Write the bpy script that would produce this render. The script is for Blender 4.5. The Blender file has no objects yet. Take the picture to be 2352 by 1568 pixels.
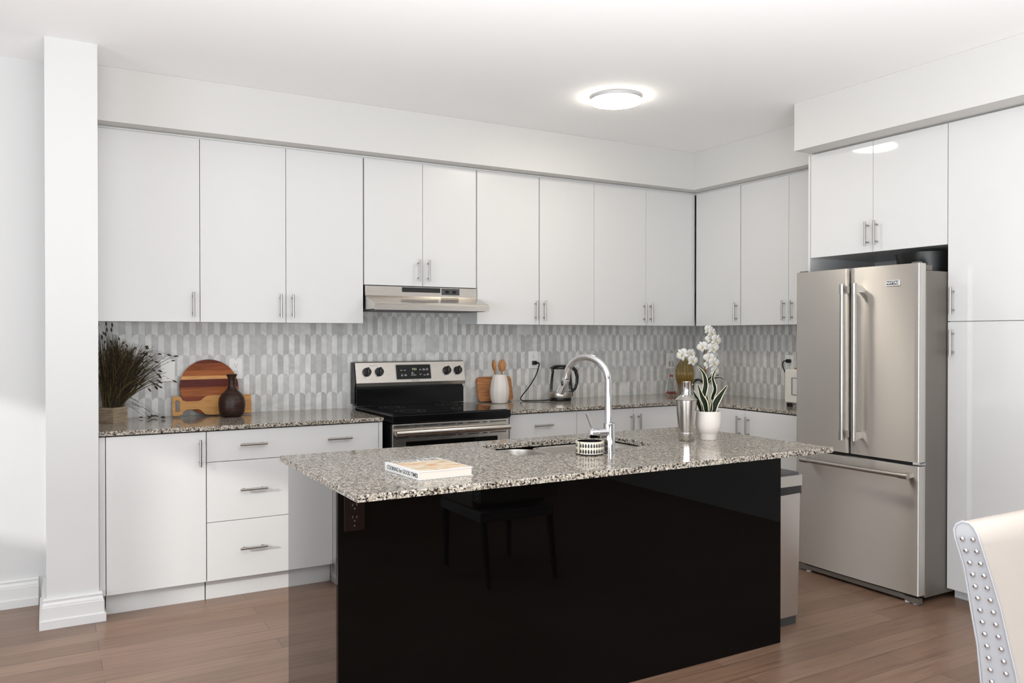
import bpy, bmesh, math, random
from mathutils import Vector, Matrix
random.seed(7)
COL = bpy.context.scene.collection
SC = bpy.context.scene

# ------------------------------------------------------------------ camera, light, exposure
cam_data = bpy.data.cameras.new('camera'); cam = bpy.data.objects.new('camera', cam_data); COL.objects.link(cam)
cam_data.sensor_width = 36.0; cam_data.lens = 28.61; cam_data.clip_start = 0.05
yaw, pitch = 0.5203, -0.0069
fw = Vector((math.sin(yaw) * math.cos(pitch), math.cos(yaw) * math.cos(pitch), math.sin(pitch)))
rt = Vector((math.cos(yaw), -math.sin(yaw), 0)); up = rt.cross(fw)
CAM = Vector((-4.8043, -5.2225, 1.3782))
cam.matrix_world = Matrix(((rt.x, up.x, -fw.x, CAM.x), (rt.y, up.y, -fw.y, CAM.y), (rt.z, up.z, -fw.z, CAM.z), (0, 0, 0, 1)))
SC.camera = cam
SC.view_settings.view_transform = 'Standard'; SC.view_settings.look = 'None'
SC.view_settings.gamma = 1.0; SC.view_settings.use_curve_mapping = False
SC.view_settings.exposure = 0.20
SC.cycles.max_bounces = 12; SC.cycles.diffuse_bounces = 8; SC.cycles.glossy_bounces = 6; SC.cycles.transmission_bounces = 8
SC.cycles.use_denoising = True; SC.cycles.sample_clamp_indirect = 6.0
SC.cycles.caustics_reflective = False; SC.cycles.caustics_refractive = False

world = bpy.data.worlds.new('daylight'); SC.world = world; world.use_nodes = True
wb = world.node_tree.nodes['Background']; wb.inputs[0].default_value = (0.78, 0.88, 1.0, 1); wb.inputs[1].default_value = 2.0

def area(name, loc, direction, sx, sy, power, color=(1, 1, 1)):
    l = bpy.data.lights.new(name, 'AREA'); l.shape = 'RECTANGLE'; l.size = sx; l.size_y = sy; l.energy = power; l.color = color
    o = bpy.data.objects.new(name, l); COL.objects.link(o); o.location = loc
    o.rotation_euler = Vector(direction).to_track_quat('-Z', 'Y').to_euler(); return o
# daylight entering the big windows of the living area behind the camera
area('window_daylight_rear', (-5.6, -9.93, 1.35), (0, 1, 0.3), 4.6, 2.3, 95, (0.93, 0.97, 1.0))
area('window_daylight_left', (-8.93, -5.2, 1.35), (1, 0, 0.3), 4.2, 2.3, 120, (0.92, 0.965, 1.0))
# unseen upward fill light, added to brighten the white ceiling
area('bounced_flash', (-4.0, -5.0, 1.0), (0.05, 0.1, 1), 3.0, 2.6, 190, (0.965, 0.985, 0.995))
sun_d = bpy.data.lights.new('sun', 'SUN'); sun_d.energy = 2.2; sun_d.angle = math.radians(1.2); sun_d.color = (1.0, 0.96, 0.9)
sun = bpy.data.objects.new('sun', sun_d); COL.objects.link(sun)
sun.rotation_euler = Vector((1.0, 0.5, -0.35)).to_track_quat('-Z', 'Y').to_euler()

# ------------------------------------------------------------------ materials
def mat(name, color=(0.8, 0.8, 0.8), rough=0.5, metal=0.0, spec=0.5, coat=0.0, coat_rough=0.03, trans=0.0, ior=1.5,
        emis=None, estr=0.0, aniso=0.0, alpha=1.0):
    m = bpy.data.materials.new(name); m.use_nodes = True
    b = m.node_tree.nodes['Principled BSDF']
    b.inputs['Base Color'].default_value = (*color, 1); b.inputs['Roughness'].default_value = rough
    b.inputs['Metallic'].default_value = metal; b.inputs['Specular IOR Level'].default_value = spec
    b.inputs['Coat Weight'].default_value = coat; b.inputs['Coat Roughness'].default_value = coat_rough
    b.inputs['Transmission Weight'].default_value = trans; b.inputs['IOR'].default_value = ior
    b.inputs['Anisotropic'].default_value = aniso; b.inputs['Alpha'].default_value = alpha
    if emis: b.inputs['Emission Color'].default_value = (*emis, 1); b.inputs['Emission Strength'].default_value = estr
    return m
def nt(m): return m.node_tree.nodes, m.node_tree.links, m.node_tree.nodes['Principled BSDF']
def ramp(n, stops, interp='LINEAR'):
    r = n.new('ShaderNodeValToRGB'); r.color_ramp.interpolation = interp
    e = r.color_ramp.elements
    while len(e) > 1: e.remove(e[-1])
    e[0].position, e[0].color = stops[0][0], (*stops[0][1], 1)
    for p, c in stops[1:]:
        x = e.new(p); x.color = (*c, 1)
    return r
def coords(m, scale=(1, 1, 1), rot=(0, 0, 0)):
    n, l, b = nt(m); tc = n.new('ShaderNodeTexCoord'); mp = n.new('ShaderNodeMapping')
    mp.inputs['Scale'].default_value = scale; mp.inputs['Rotation'].default_value = rot
    l.new(tc.outputs['Object'], mp.inputs[0]); return mp

M = {}
M['wall'] = mat('wall_paint', (0.66, 0.66, 0.655), 0.75, spec=0.25)
M['soffit'] = mat('soffit_paint', (0.62, 0.612, 0.592), 0.75, spec=0.25)
M['ceiling'] = mat('ceiling_paint', (0.95, 0.955, 0.96), 0.9, spec=0.1)
M['rearwall'] = mat('living_room_paint', (0.34, 0.335, 0.33), 0.8, spec=0.2)
M['trim'] = mat('trim_paint', (0.72, 0.72, 0.71), 0.4)
M['cab'] = mat('cabinet_satin_white', (0.655, 0.65, 0.64), 0.30, spec=0.4)
M['cabgloss'] = mat('cabinet_gloss_white', (0.655, 0.65, 0.64), 0.04, spec=0.45)
M['cabin'] = mat('cabinet_inside', (0.55, 0.54, 0.53), 0.6)
M['steelh'] = mat('brushed_handle_steel', (0.40, 0.38, 0.355), 0.30, 1.0)
M['chrome'] = mat('polished_chrome', (0.60, 0.60, 0.61), 0.05, 1.0)
M['black'] = mat('black_plastic', (0.007, 0.007, 0.0075), 0.3, spec=0.35)
M['blackgloss'] = mat('black_gloss_panel', (0.0022, 0.0019, 0.0018), 0.02, ior=1.22)
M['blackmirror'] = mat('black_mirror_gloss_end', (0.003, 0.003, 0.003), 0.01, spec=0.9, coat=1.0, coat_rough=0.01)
M['blackglass'] = mat('black_ceramic_glass', (0.004, 0.004, 0.004), 0.05, ior=1.36)
M['enamel'] = mat('black_enamel', (0.004, 0.004, 0.0045), 0.14, ior=1.28)
M['darkgrey'] = mat('dark_grey_plastic', (0.05, 0.05, 0.052), 0.45)
M['whiteplastic'] = mat('white_plastic', (0.76, 0.75, 0.72), 0.35)
M['slot'] = mat('dark_slot', (0.01, 0.01, 0.01), 0.7)
M['ceramic'] = mat('matt_white_ceramic', (0.62, 0.575, 0.53), 0.55)
M['cream'] = mat('cream_ceramic', (0.66, 0.60, 0.50), 0.5)
M['printwhite'] = mat('white_print', (0.75, 0.75, 0.75), 0.5)
M['printblack'] = mat('black_print', (0.02, 0.02, 0.02), 0.6)
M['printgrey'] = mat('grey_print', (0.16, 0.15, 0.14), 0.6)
M['lamp'] = mat('lamp_diffuser', (0.9, 0.9, 0.9), 0.5, emis=(1.0, 0.92, 0.80), estr=37.0)
M['lampring'] = mat('lamp_rim', (0.62, 0.60, 0.57), 0.5)
M['clock'] = mat('clock_digits', (0.1, 0.12, 0.05), 0.5, emis=(0.7, 0.85, 0.45), estr=0.7)
M['white_paper'] = mat('white_paper', (0.66, 0.655, 0.645), 0.6)
M['pages'] = mat('book_pages', (0.58, 0.53, 0.47), 0.8)
M['soil'] = mat('dark_soil', (0.02, 0.016, 0.012), 0.9)
M['leafdark'] = mat('dark_leaf_green', (0.006, 0.012, 0.004), 0.5, spec=0.15)
M['leafedge'] = mat('cream_leaf_margin', (0.72, 0.68, 0.50), 0.45)
M['petal'] = mat('white_petal', (0.74, 0.73, 0.69), 0.5)
M['petalcentre'] = mat('petal_centre', (0.55, 0.40, 0.08), 0.5)
M['stemgreen'] = mat('stem_green', (0.05, 0.07, 0.02), 0.5)
M['stake'] = mat('bamboo_stake', (0.26, 0.11, 0.05), 0.6)
M['potgrey'] = mat('grey_stone_pot', (0.62, 0.60, 0.57), 0.6)
M['fabric_grey'] = mat('pale_grey_velvet', (0.45, 0.455, 0.475), 0.9, spec=0.2)
M['fabric_cream'] = mat('cream_velvet', (0.52, 0.47, 0.425), 0.9, spec=0.2)
M['stud'] = mat('nailhead_steel', (0.80, 0.80, 0.82), 0.16, 1.0)
M['darkwood'] = mat('dark_wood_leg', (0.03, 0.018, 0.012), 0.4)
M['bag'] = mat('black_bin_liner', (0.012, 0.012, 0.012), 0.28)
M['brownoutlet'] = mat('dark_brown_plastic', (0.009, 0.004, 0.003), 0.2, spec=0.25)
M['brownslot'] = mat('worn_slot_edge', (0.10, 0.08, 0.075), 0.5)
M['redstuff'] = mat('red_filling', (0.30, 0.05, 0.03), 0.6)
M['toaster'] = mat('cream_enamel', (0.66, 0.63, 0.57), 0.3)
M['toasterwin'] = mat('pale_panel', (0.60, 0.585, 0.55), 0.35)
M['grass'] = mat('dried_grass', (0.026, 0.018, 0.007), 0.8)
M['grasslight'] = mat('dried_grass_yellow', (0.115, 0.078, 0.022), 0.7)
M['seedhead'] = mat('seed_head', (0.030, 0.018, 0.007), 0.8)
M['rubber'] = mat('foot_white', (0.75, 0.74, 0.72), 0.5)
M['fridgeside'] = mat('grey_fridge_side', (0.20, 0.18, 0.16), 0.45, metal=0.6)
M['windowframe'] = mat('window_frame_white', (0.8, 0.8, 0.8), 0.4)
M['smear'] = mat('dull_smear', (0.035, 0.034, 0.032), 0.5)

def steel(name, color, rough, scale, aniso=0.0, bump=0.02):
    m = mat(name, color, rough, 1.0, aniso=aniso); n, l, b = nt(m)
    mp = coords(m, scale); no = n.new('ShaderNodeTexNoise'); no.inputs['Scale'].default_value = 1.0; no.inputs['Detail'].default_value = 2
    l.new(mp.outputs[0], no.inputs[0])
    mr = n.new('ShaderNodeMapRange'); mr.inputs[3].default_value = rough - 0.012; mr.inputs[4].default_value = rough + 0.012
    l.new(no.outputs[0], mr.inputs[0]); l.new(mr.outputs[0], b.inputs['Roughness'])
    if aniso:
        tg = n.new('ShaderNodeTangent'); tg.direction_type = 'RADIAL'; tg.axis = 'Z'; l.new(tg.outputs[0], b.inputs['Tangent']); b.inputs['Anisotropic Rotation'].default_value = 0.25
    bp = n.new('ShaderNodeBump'); bp.inputs['Strength'].default_value = bump; bp.inputs['Distance'].default_value = 0.001
    l.new(no.outputs[0], bp.inputs['Height']); l.new(bp.outputs[0], b.inputs['Normal'])
    return m
M['steel_fridge'] = steel('fridge_brushed_steel', (0.74, 0.71, 0.67), 0.44, (4, 4, 260), 0.95, 0.0)
M['steel_range'] = steel('range_brushed_steel', (0.56, 0.53, 0.49), 0.27, (4, 200, 200), 0.0, 0.0)
M['steel_sink'] = steel('sink_satin_steel', (0.52, 0.49, 0.45), 0.34, (30, 30, 30), 0.0, 0.0)
M['steel_bin'] = steel('bin_brushed_steel', (0.62, 0.59, 0.55), 0.35, (150, 150, 4))
M['steel_shaker'] = steel('shaker_steel', (0.52, 0.50, 0.47), 0.17, (3, 3, 300), 0.2, 0.01)

def glass(name, tint, mixlo=0.06):
    m = bpy.data.materials.new(name); m.use_nodes = True; n, l = m.node_tree.nodes, m.node_tree.links
    out = n['Material Output']; n.remove(n['Principled BSDF'])
    tr = n.new('ShaderNodeBsdfTransparent'); tr.inputs[0].default_value = (*tint, 1)
    gl = n.new('ShaderNodeBsdfGlossy'); gl.inputs['Roughness'].default_value = 0.03
    fr = n.new('ShaderNodeFresnel'); fr.inputs[0].default_value = 1.33
    mx = n.new('ShaderNodeMixShader'); l.new(fr.outputs[0], mx.inputs[0]); l.new(tr.outputs[0], mx.inputs[1]); l.new(gl.outputs[0], mx.inputs[2])
    l.new(mx.outputs[0], out.inputs[0]); return m
M['glass'] = glass('clear_glass', (0.93, 0.94, 0.93))
M['pane'] = glass('window_glass', (0.97, 0.98, 0.98))

# granite
def granite():
    m = mat('speckled_granite', rough=0.10, spec=0.4); n, l, b = nt(m); mp = coords(m)
    v1 = n.new('ShaderNodeTexVoronoi'); v1.inputs['Scale'].default_value = 230; l.new(mp.outputs[0], v1.inputs[0])
    v2 = n.new('ShaderNodeTexVoronoi'); v2.inputs['Scale'].default_value = 150; l.new(mp.outputs[0], v2.inputs[0])
    n1 = n.new('ShaderNodeTexNoise'); n1.inputs['Scale'].default_value = 70; n1.inputs['Detail'].default_value = 2; l.new(mp.outputs[0], n1.inputs[0])
    s1 = n.new('ShaderNodeSeparateColor'); l.new(v1.outputs['Color'], s1.inputs[0])
    s2 = n.new('ShaderNodeSeparateColor'); l.new(v2.outputs['Color'], s2.inputs[0])
    r1 = ramp(n, [(0, (0.008, 0.007, 0.006)), (0.36, (0.05, 0.04, 0.032)), (0.43, (0.20, 0.165, 0.13)), (0.54, (0.36, 0.32, 0.265)), (0.70, (0.54, 0.50, 0.44)), (0.86, (0.68, 0.655, 0.61))], 'CONSTANT')
    l.new(s1.outputs[0], r1.inputs[0])
    r2 = ramp(n, [(0, (0.012, 0.010, 0.009)), (0.30, (0.28, 0.24, 0.19)), (0.45, (0.46, 0.42, 0.36)), (0.75, (0.64, 0.61, 0.56))], 'CONSTANT')
    l.new(s2.outputs[1], r2.inputs[0])
    mx = n.new('ShaderNodeMix'); mx.data_type = 'RGBA'; l.new(n1.outputs[0], mx.inputs[0]); l.new(r1.outputs[0], mx.inputs[6]); l.new(r2.outputs[0], mx.inputs[7])
    wm = n.new('ShaderNodeMix'); wm.data_type = 'RGBA'; wm.blend_type = 'MULTIPLY'; wm.inputs[0].default_value = 1.0; wm.inputs[7].default_value = (0.94, 0.915, 0.88, 1)
    l.new(mx.outputs[2], wm.inputs[6]); l.new(wm.outputs[2], b.inputs['Base Color'])
    return m
M['granite'] = granite()

# wood
def wood(name, dark, light, scale, rot=(0, 0, 0), rough=0.45, dist=3.0):
    m = mat(name, rough=rough, spec=0.25); n, l, b = nt(m); mp = coords(m, scale, rot)
    no = n.new('ShaderNodeTexNoise'); no.inputs['Scale'].default_value = 1.0; no.inputs['Detail'].default_value = 5; no.inputs['Distortion'].default_value = dist * 0.2
    l.new(mp.outputs[0], no.inputs[0]); r = ramp(n, [(0.3, dark), (0.7, light)]); l.new(no.outputs[0], r.inputs[0]); l.new(r.outputs[0], b.inputs['Base Color']); return m
M['paddlewood'] = wood('pale_maple_board', (0.36, 0.165, 0.045), (0.52, 0.27, 0.08), (6, 60, 60))
M['boardwood'] = wood('reddish_board', (0.24, 0.095, 0.035), (0.42, 0.19, 0.08), (8, 70, 70))
M['spoonwood'] = wood('olive_wood', (0.22, 0.09, 0.03), (0.45, 0.22, 0.09), (90, 90, 14))
def stripes():
    m = mat('striped_hardwood', rough=0.45, spec=0.2); n, l, b = nt(m)
    tc = n.new('ShaderNodeTexCoord'); sp = n.new('ShaderNodeSeparateXYZ'); l.new(tc.outputs['Object'], sp.inputs[0])
    mr = n.new('ShaderNodeMapRange'); mr.inputs[1].default_value = 0.0; mr.inputs[2].default_value = 0.335; l.new(sp.outputs[2], mr.inputs[0])
    r = ramp(n, [(0, (0.22, 0.055, 0.013)), (0.20, (0.17, 0.03, 0.009)), (0.33, (0.27, 0.08, 0.018)), (0.46, (0.22, 0.055, 0.013)), (0.50, (0.085, 0.010, 0.005)), (0.64, (0.55, 0.28, 0.10)), (0.70, (0.33, 0.10, 0.024)), (0.80, (0.22, 0.052, 0.012)), (0.93, (0.11, 0.02, 0.007))], 'CONSTANT')
    l.new(mr.outputs[0], r.inputs[0])
    mp = n.new('ShaderNodeMapping'); mp.inputs['Scale'].default_value = (9, 60, 90); l.new(tc.outputs['Object'], mp.inputs[0])
    no = n.new('ShaderNodeTexNoise'); no.inputs['Scale'].default_value = 1; no.inputs['Detail'].default_value = 4; l.new(mp.outputs[0], no.inputs[0])
    r2 = ramp(n, [(0.3, (0.75, 0.72, 0.7)), (0.7, (1.2, 1.2, 1.2))]); l.new(no.outputs[0], r2.inputs[0])
    mx = n.new('ShaderNodeMix'); mx.data_type = 'RGBA'; mx.blend_type = 'MULTIPLY'; mx.inputs[0].default_value = 1.0
    l.new(r.outputs[0], mx.inputs[6]); l.new(r2.outputs[0], mx.inputs[7]); l.new(mx.outputs[2], b.inputs['Base Color']); return m
M['stripewood'] = stripes()
def floor_mat():
    m = mat('hardwood_planks', rough=0.30, spec=0.5); n, l, b = nt(m); mp = coords(m)
    br = n.new('ShaderNodeTexBrick'); l.new(mp.outputs[0], br.inputs[0]); br.offset = 0.37; br.offset_frequency = 2
    br.inputs['Scale'].default_value = 1.0; br.inputs['Brick Width'].default_value = 1.15; br.inputs['Row Height'].default_value = 0.127
    br.inputs['Mortar Size'].default_value = 0.0011; br.inputs['Mortar Smooth'].default_value = 0.0; br.inputs['Bias'].default_value = 0.0
    br.inputs['Color1'].default_value = (0.195, 0.115, 0.076, 1); br.inputs['Color2'].default_value = (0.25, 0.155, 0.107, 1); br.inputs['Mortar'].default_value = (0.055, 0.03, 0.02, 1)
    mp2 = coords(m, (3.2, 46, 1)); no = n.new('ShaderNodeTexNoise'); no.inputs['Scale'].default_value = 1; no.inputs['Detail'].default_value = 6; no.inputs['Distortion'].default_value = 0.4
    l.new(mp2.outputs[0], no.inputs[0]); r = ramp(n, [(0.28, (0.72, 0.70, 0.68)), (0.55, (1, 1, 1)), (0.8, (1.16, 1.15, 1.14))]); l.new(no.outputs[0], r.inputs[0])
    mx = n.new('ShaderNodeMix'); mx.data_type = 'RGBA'; mx.blend_type = 'MULTIPLY'; mx.inputs[0].default_value = 1.0
    l.new(br.outputs[0], mx.inputs[6]); l.new(r.outputs[0], mx.inputs[7]); l.new(mx.outputs[2], b.inputs['Base Color'])
    mr = n.new('ShaderNodeMapRange'); mr.inputs[3].default_value = 0.24; mr.inputs[4].default_value = 0.42; l.new(no.outputs[0], mr.inputs[0]); l.new(mr.outputs[0], b.inputs['Roughness'])
    bp = n.new('ShaderNodeBump'); bp.inputs['Strength'].default_value = 0.08; bp.inputs['Distance'].default_value = 0.002; l.new(no.outputs[0], bp.inputs['Height']); l.new(bp.outputs[0], b.inputs['Normal'])
    return m
M['floor'] = floor_mat()
def tile_mat():
    m = mat('stone_tile', rough=0.38); n, l, b = nt(m)
    at = n.new('ShaderNodeAttribute'); at.attribute_name = 'tint'
    mp = coords(m, (14, 14, 14)); no = n.new('ShaderNodeTexNoise'); no.inputs['Scale'].default_value = 1; no.inputs['Detail'].default_value = 4; no.inputs['Distortion'].default_value = 1.2
    l.new(mp.outputs[0], no.inputs[0]); r = ramp(n, [(0.3, (0.86, 0.86, 0.86)), (0.62, (1.04, 1.04, 1.04))]); l.new(no.outputs[0], r.inputs[0])
    mx = n.new('ShaderNodeMix'); mx.data_type = 'RGBA'; mx.blend_type = 'MULTIPLY'; mx.inputs[0].default_value = 1.0
    l.new(at.outputs[0], mx.inputs[6]); l.new(r.outputs[0], mx.inputs[7]); l.new(mx.outputs[2], b.inputs['Base Color']); return m
M['tile'] = tile_mat()
M['grout'] = mat('tile_grout', (0.44, 0.43, 0.42), 0.8)
def noise_mat(name, stops, scale, rough=0.5, metal=0.0, bump=0.0, spec=0.5):
    m = mat(name, rough=rough, metal=metal, spec=spec); n, l, b = nt(m); mp = coords(m, scale); no = n.new('ShaderNodeTexNoise'); no.inputs['Scale'].default_value = 1; no.inputs['Detail'].default_value = 4; no.inputs['Distortion'].default_value = 0.8
    l.new(mp.outputs[0], no.inputs[0]); r = ramp(n, stops); l.new(no.outputs[0], r.inputs[0]); l.new(r.outputs[0], b.inputs['Base Color'])
    if bump:
        bp = n.new('ShaderNodeBump'); bp.inputs['Strength'].default_value = bump; bp.inputs['Distance'].default_value = 0.003; l.new(no.outputs[0], bp.inputs['Height']); l.new(bp.outputs[0], b.inputs['Normal'])
    return m
M['vasebrown'] = noise_mat('brown_glazed_clay', [(0.3, (0.008, 0.004, 0.003)), (0.7, (0.045, 0.020, 0.013))], (3, 3, 160), 0.30, bump=0.6, spec=0.3)
M['coverart'] = noise_mat('painted_cover', [(0.30, (0.50, 0.20, 0.08)), (0.40, (0.62, 0.42, 0.25)), (0.50, (0.66, 0.58, 0.45)), (0.60, (0.55, 0.42, 0.26)), (0.70, (0.26, 0.20, 0.13))], (9, 14, 9), 0.35)
M['amber'] = None
def amber():
    m = glass('amber_glass', (1, 1, 1)); n, l = m.node_tree.nodes, m.node_tree.links
    tr = [x for x in n if x.type == 'BSDF_TRANSPARENT'][0]; mx = [x for x in n if x.type == 'MIX_SHADER'][0]
    tc = n.new('ShaderNodeTexCoord'); sp = n.new('ShaderNodeSeparateXYZ'); l.new(tc.outputs['Object'], sp.inputs[0])
    mr = n.new('ShaderNodeMapRange'); mr.inputs[1].default_value = 0.90; mr.inputs[2].default_value = 1.20; l.new(sp.outputs[2], mr.inputs[0])
    r = ramp(n, [(0, (0.90, 0.84, 0.80)), (0.30, (0.84, 0.72, 0.58)), (0.42, (0.70, 0.50, 0.22)), (0.62, (0.83, 0.70, 0.42)), (1, (0.87, 0.78, 0.53))])
    l.new(mr.outputs[0], r.inputs[0]); l.new(r.outputs[0], tr.inputs[0])
    df = n.new('ShaderNodeBsdfTranslucent'); l.new(r.outputs[0], df.inputs[0]); m2 = n.new('ShaderNodeMixShader'); m2.inputs[0].default_value = 0.30
    l.new(tr.outputs[0], m2.inputs[1]); l.new(df.outputs[0], m2.inputs[2]); l.new(m2.outputs[0], mx.inputs[1]); return m
M['amber'] = amber()
M['basket'] = noise_mat('ribbed_brown_ceramic', [(0.3, (0.20, 0.145, 0.09)), (0.7, (0.42, 0.33, 0.24))], (20, 20, 200), 0.45)

# ------------------------------------------------------------------ mesh helpers
class MB:
    def __init__(s): s.bm = bmesh.new(); s.mi = 0
    def _tag(s, faces):
        for f in faces: f.material_index = s.mi
    def box(s, x0, x1, y0, y1, z0, z1, bev=0.0, seg=2):
        x0, x1 = sorted((x0, x1)); y0, y1 = sorted((y0, y1)); z0, z1 = sorted((z0, z1))
        v = [s.bm.verts.new(p) for p in ((x0, y0, z0), (x1, y0, z0), (x1, y1, z0), (x0, y1, z0), (x0, y0, z1), (x1, y0, z1), (x1, y1, z1), (x0, y1, z1))]
        fs = [s.bm.faces.new([v[i] for i in q]) for q in ((3, 2, 1, 0), (4, 5, 6, 7), (0, 1, 5, 4), (1, 2, 6, 5), (2, 3, 7, 6), (3, 0, 4, 7))]
        s._tag(fs)
        if bev > 0:
            es = list({e for f in fs for e in f.edges})
            r = bmesh.ops.bevel(s.bm, geom=es, offset=bev, segments=seg, profile=0.5, affect='EDGES'); s._tag(r['faces'])
        return s
    def ring(s, c, u, v, r, n, ru=None):
        return [s.bm.verts.new(Vector(c) + u * (r * math.cos(2 * math.pi * i / n)) + v * ((ru or r) * math.sin(2 * math.pi * i / n))) for i in range(n)]
    def bridge(s, a, b, smooth=True):
        n = len(a)
        for i in range(n):
            f = s.bm.faces.new((a[i], a[(i + 1) % n], b[(i + 1) % n], b[i])); f.smooth = smooth; f.material_index = s.mi
    def cap(s, a, flip=False):
        f = s.bm.faces.new(a[::-1] if flip else a); f.material_index = s.mi
    def cyl(s, p0, p1, r0, r1=None, n=20, caps=True):
        p0, p1 = Vector(p0), Vector(p1); r1 = r0 if r1 is None else r1
        w = (p1 - p0).normalized(); u = w.orthogonal().normalized(); v = w.cross(u)
        a, b = s.ring(p0, u, v, r0, n), s.ring(p1, u, v, r1, n); s.bridge(a, b)
        if caps: s.cap(a, True); s.cap(b)
        return s
    def tube(s, pts, r, n=12, caps=True):
        pts = [Vector(p) for p in pts]; rs = r if isinstance(r, (list, tuple)) else [r] * len(pts)
        t0 = (pts[1] - pts[0]).normalized(); u = t0.orthogonal().normalized(); prev = None; first = None
        for i, p in enumerate(pts):
            t = (pts[min(i + 1, len(pts) - 1)] - pts[max(i - 1, 0)]).normalized()
            u = (u - t * u.dot(t)).normalized(); v = t.cross(u); rg = s.ring(p, u, v, rs[i], n)
            if prev: s.bridge(prev, rg)
            else: first = rg
            prev = rg
        if caps: s.cap(first, True); s.cap(prev)
        return s
    def lathe(s, prof, c=(0, 0), n=32, smooth=True, lobe=None, capb=True, capt=False):
        prev = None; first = None
        for r, z in prof:
            rg = []
            for i in range(n):
                a = 2 * math.pi * i / n; rr = r * (lobe(a, z) if lobe else 1)
                rg.append(s.bm.verts.new((c[0] + rr * math.cos(a), c[1] + rr * math.sin(a), z)))
            if prev: s.bridge(prev, rg, smooth)
            else: first = rg
            prev = rg
        if capb: s.cap(first, True)
        if capt: s.cap(prev)
        return s
    def prism(s, poly, f0, f1, smooth=False):
        # poly: list of 2D points, f0/f1 map (a,b)->3D for both ends
        a = [s.bm.verts.new(f0(*p)) for p in poly]; b = [s.bm.verts.new(f1(*p)) for p in poly]
        s.bridge(a, b, smooth); s.cap(a, True); s.cap(b); return s
    def ellipsoid(s, c, rx, ry, rz, n=12, m=8):
        prev = None; c = Vector(c)
        for j in range(1, m):
            t = math.pi * j / m
            rg = [s.bm.verts.new(c + Vector((rx * math.sin(t) * math.cos(2 * math.pi * i / n), ry * math.sin(t) * math.sin(2 * math.pi * i / n), -rz * math.cos(t)))) for i in range(n)]
            if prev: s.bridge(prev, rg)
            else: s.cap(rg, True)
            prev = rg
        s.cap(prev); return s
    def xf(s, m): bmesh.ops.transform(s.bm, matrix=m, verts=s.bm.verts); return s
    def build(s, name, mats, parent=None, recalc=True):
        if recalc: bmesh.ops.recalc_face_normals(s.bm, faces=s.bm.faces)
        off = Vector((0, 0, 0)); p = parent
        while p: off += p.location; p = p.parent
        if off.length > 0: bmesh.ops.translate(s.bm, vec=-off, verts=s.bm.verts)
        me = bpy.data.meshes.new(name); s.bm.to_mesh(me); s.bm.free()
        for m in (mats if isinstance(mats, (list, tuple)) else [mats]): me.materials.append(m)
        if any(p.use_smooth for p in me.polygons): me.set_sharp_from_angle(angle=math.radians(42))
        o = bpy.data.objects.new(name, me); COL.objects.link(o)
        if parent: o.parent = parent
        return o

def thing(name, label, cat, loc=(0, 0, 0), group=None):
    o = bpy.data.objects.new(name, None); COL.objects.link(o); o.location = loc; o.empty_display_size = 0.05
    return tag(o, label, cat, group)
def tag(o, label, cat, group=None):
    o['label'] = label; o['category'] = cat
    if group: o['group'] = group
    return o
def struct(o): o['kind'] = 'structure'; return o
def text(name, s, size, origin, xdir, ydir, m, parent=None, depth=0.0004, align='CENTER', bold=0.0):
    cu = bpy.data.curves.new(name, 'FONT'); cu.body = s; cu.size = size; cu.extrude = depth; cu.align_x = align; cu.align_y = 'CENTER'; cu.offset = bold
    tmp = bpy.data.objects.new(name, cu); COL.objects.link(tmp)
    dg = bpy.context.evaluated_depsgraph_get(); me = bpy.data.meshes.new_from_object(tmp.evaluated_get(dg))
    bpy.data.objects.remove(tmp)
    x = Vector(xdir).normalized(); y = Vector(ydir).normalized(); z = x.cross(y); o = Vector(origin)
    off = Vector((0, 0, 0)); p = parent
    while p: off += p.location; p = p.parent
    o = o - off
    me.transform(Matrix(((x.x, y.x, z.x, o.x), (x.y, y.y, z.y, o.y), (x.z, y.z, z.z, o.z), (0, 0, 0, 1))))
    me.materials.clear(); me.materials.append(m)
    ob = bpy.data.objects.new(name, me); COL.objects.link(ob); ob.parent = parent
    return ob
def smoothed(o, angle=35):
    for p in o.data.polygons: p.use_smooth = True
    o.data.set_sharp_from_angle(angle=math.radians(angle)); return o

# ------------------------------------------------------------------ key dimensions (metres; corner of the two tiled walls at the origin)
FZ, CH = -0.03, 2.815           # floor, ceiling
CT, CB = 0.9014, 0.8794         # worktop top / underside
UF = -0.27                      # face of wall cabinets
UB, UT = 1.458, 2.5095          # wall cabinets bottom / top
BF = -0.695                     # face of base cabinets
CF = -0.712                     # worktop front
KF = -0.645                     # toe kick
TF = -0.625                     # face of tall cabinets
PX0, PX1, PY = -4.806, -4.579, -0.715   # wall end
LY = -0.275                     # wall left of the wall end

# ------------------------------------------------------------------ room
struct(MB().box(-9.3, 0.3, -10.3, 0.4, FZ - 0.1, FZ).build('floor', M['floor']))
struct(MB().box(-9.3, 0.3, -10.3, 0.4, CH, CH + 0.1).build('ceiling', M['ceiling']))
wall_back = struct(MB().box(PX1, 0.2, 0.008, 0.16, FZ, CH).build('wall_back', M['wall']))
wall_right = struct(MB().box(0.008, 0.16, -10.0, 0.008, FZ, CH).build('wall_right', M['wall']))
struct(MB().box(PX0, PX1, PY, 0.16, FZ, CH).build('wall_end', M['wall']))
struct(MB().box(-9.0, PX0, LY, LY + 0.14, FZ, CH).build('wall_front', M['wall']))
m = MB()   # left wall with two openings
m.box(-9.16, -9.0, LY - 0.001, -0.90, FZ, CH); m.box(-9.16, -9.0, -2.52, -0.90, FZ, 1.70); m.box(-9.16, -9.0, -2.52, -0.90, 2.53, CH)
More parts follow.
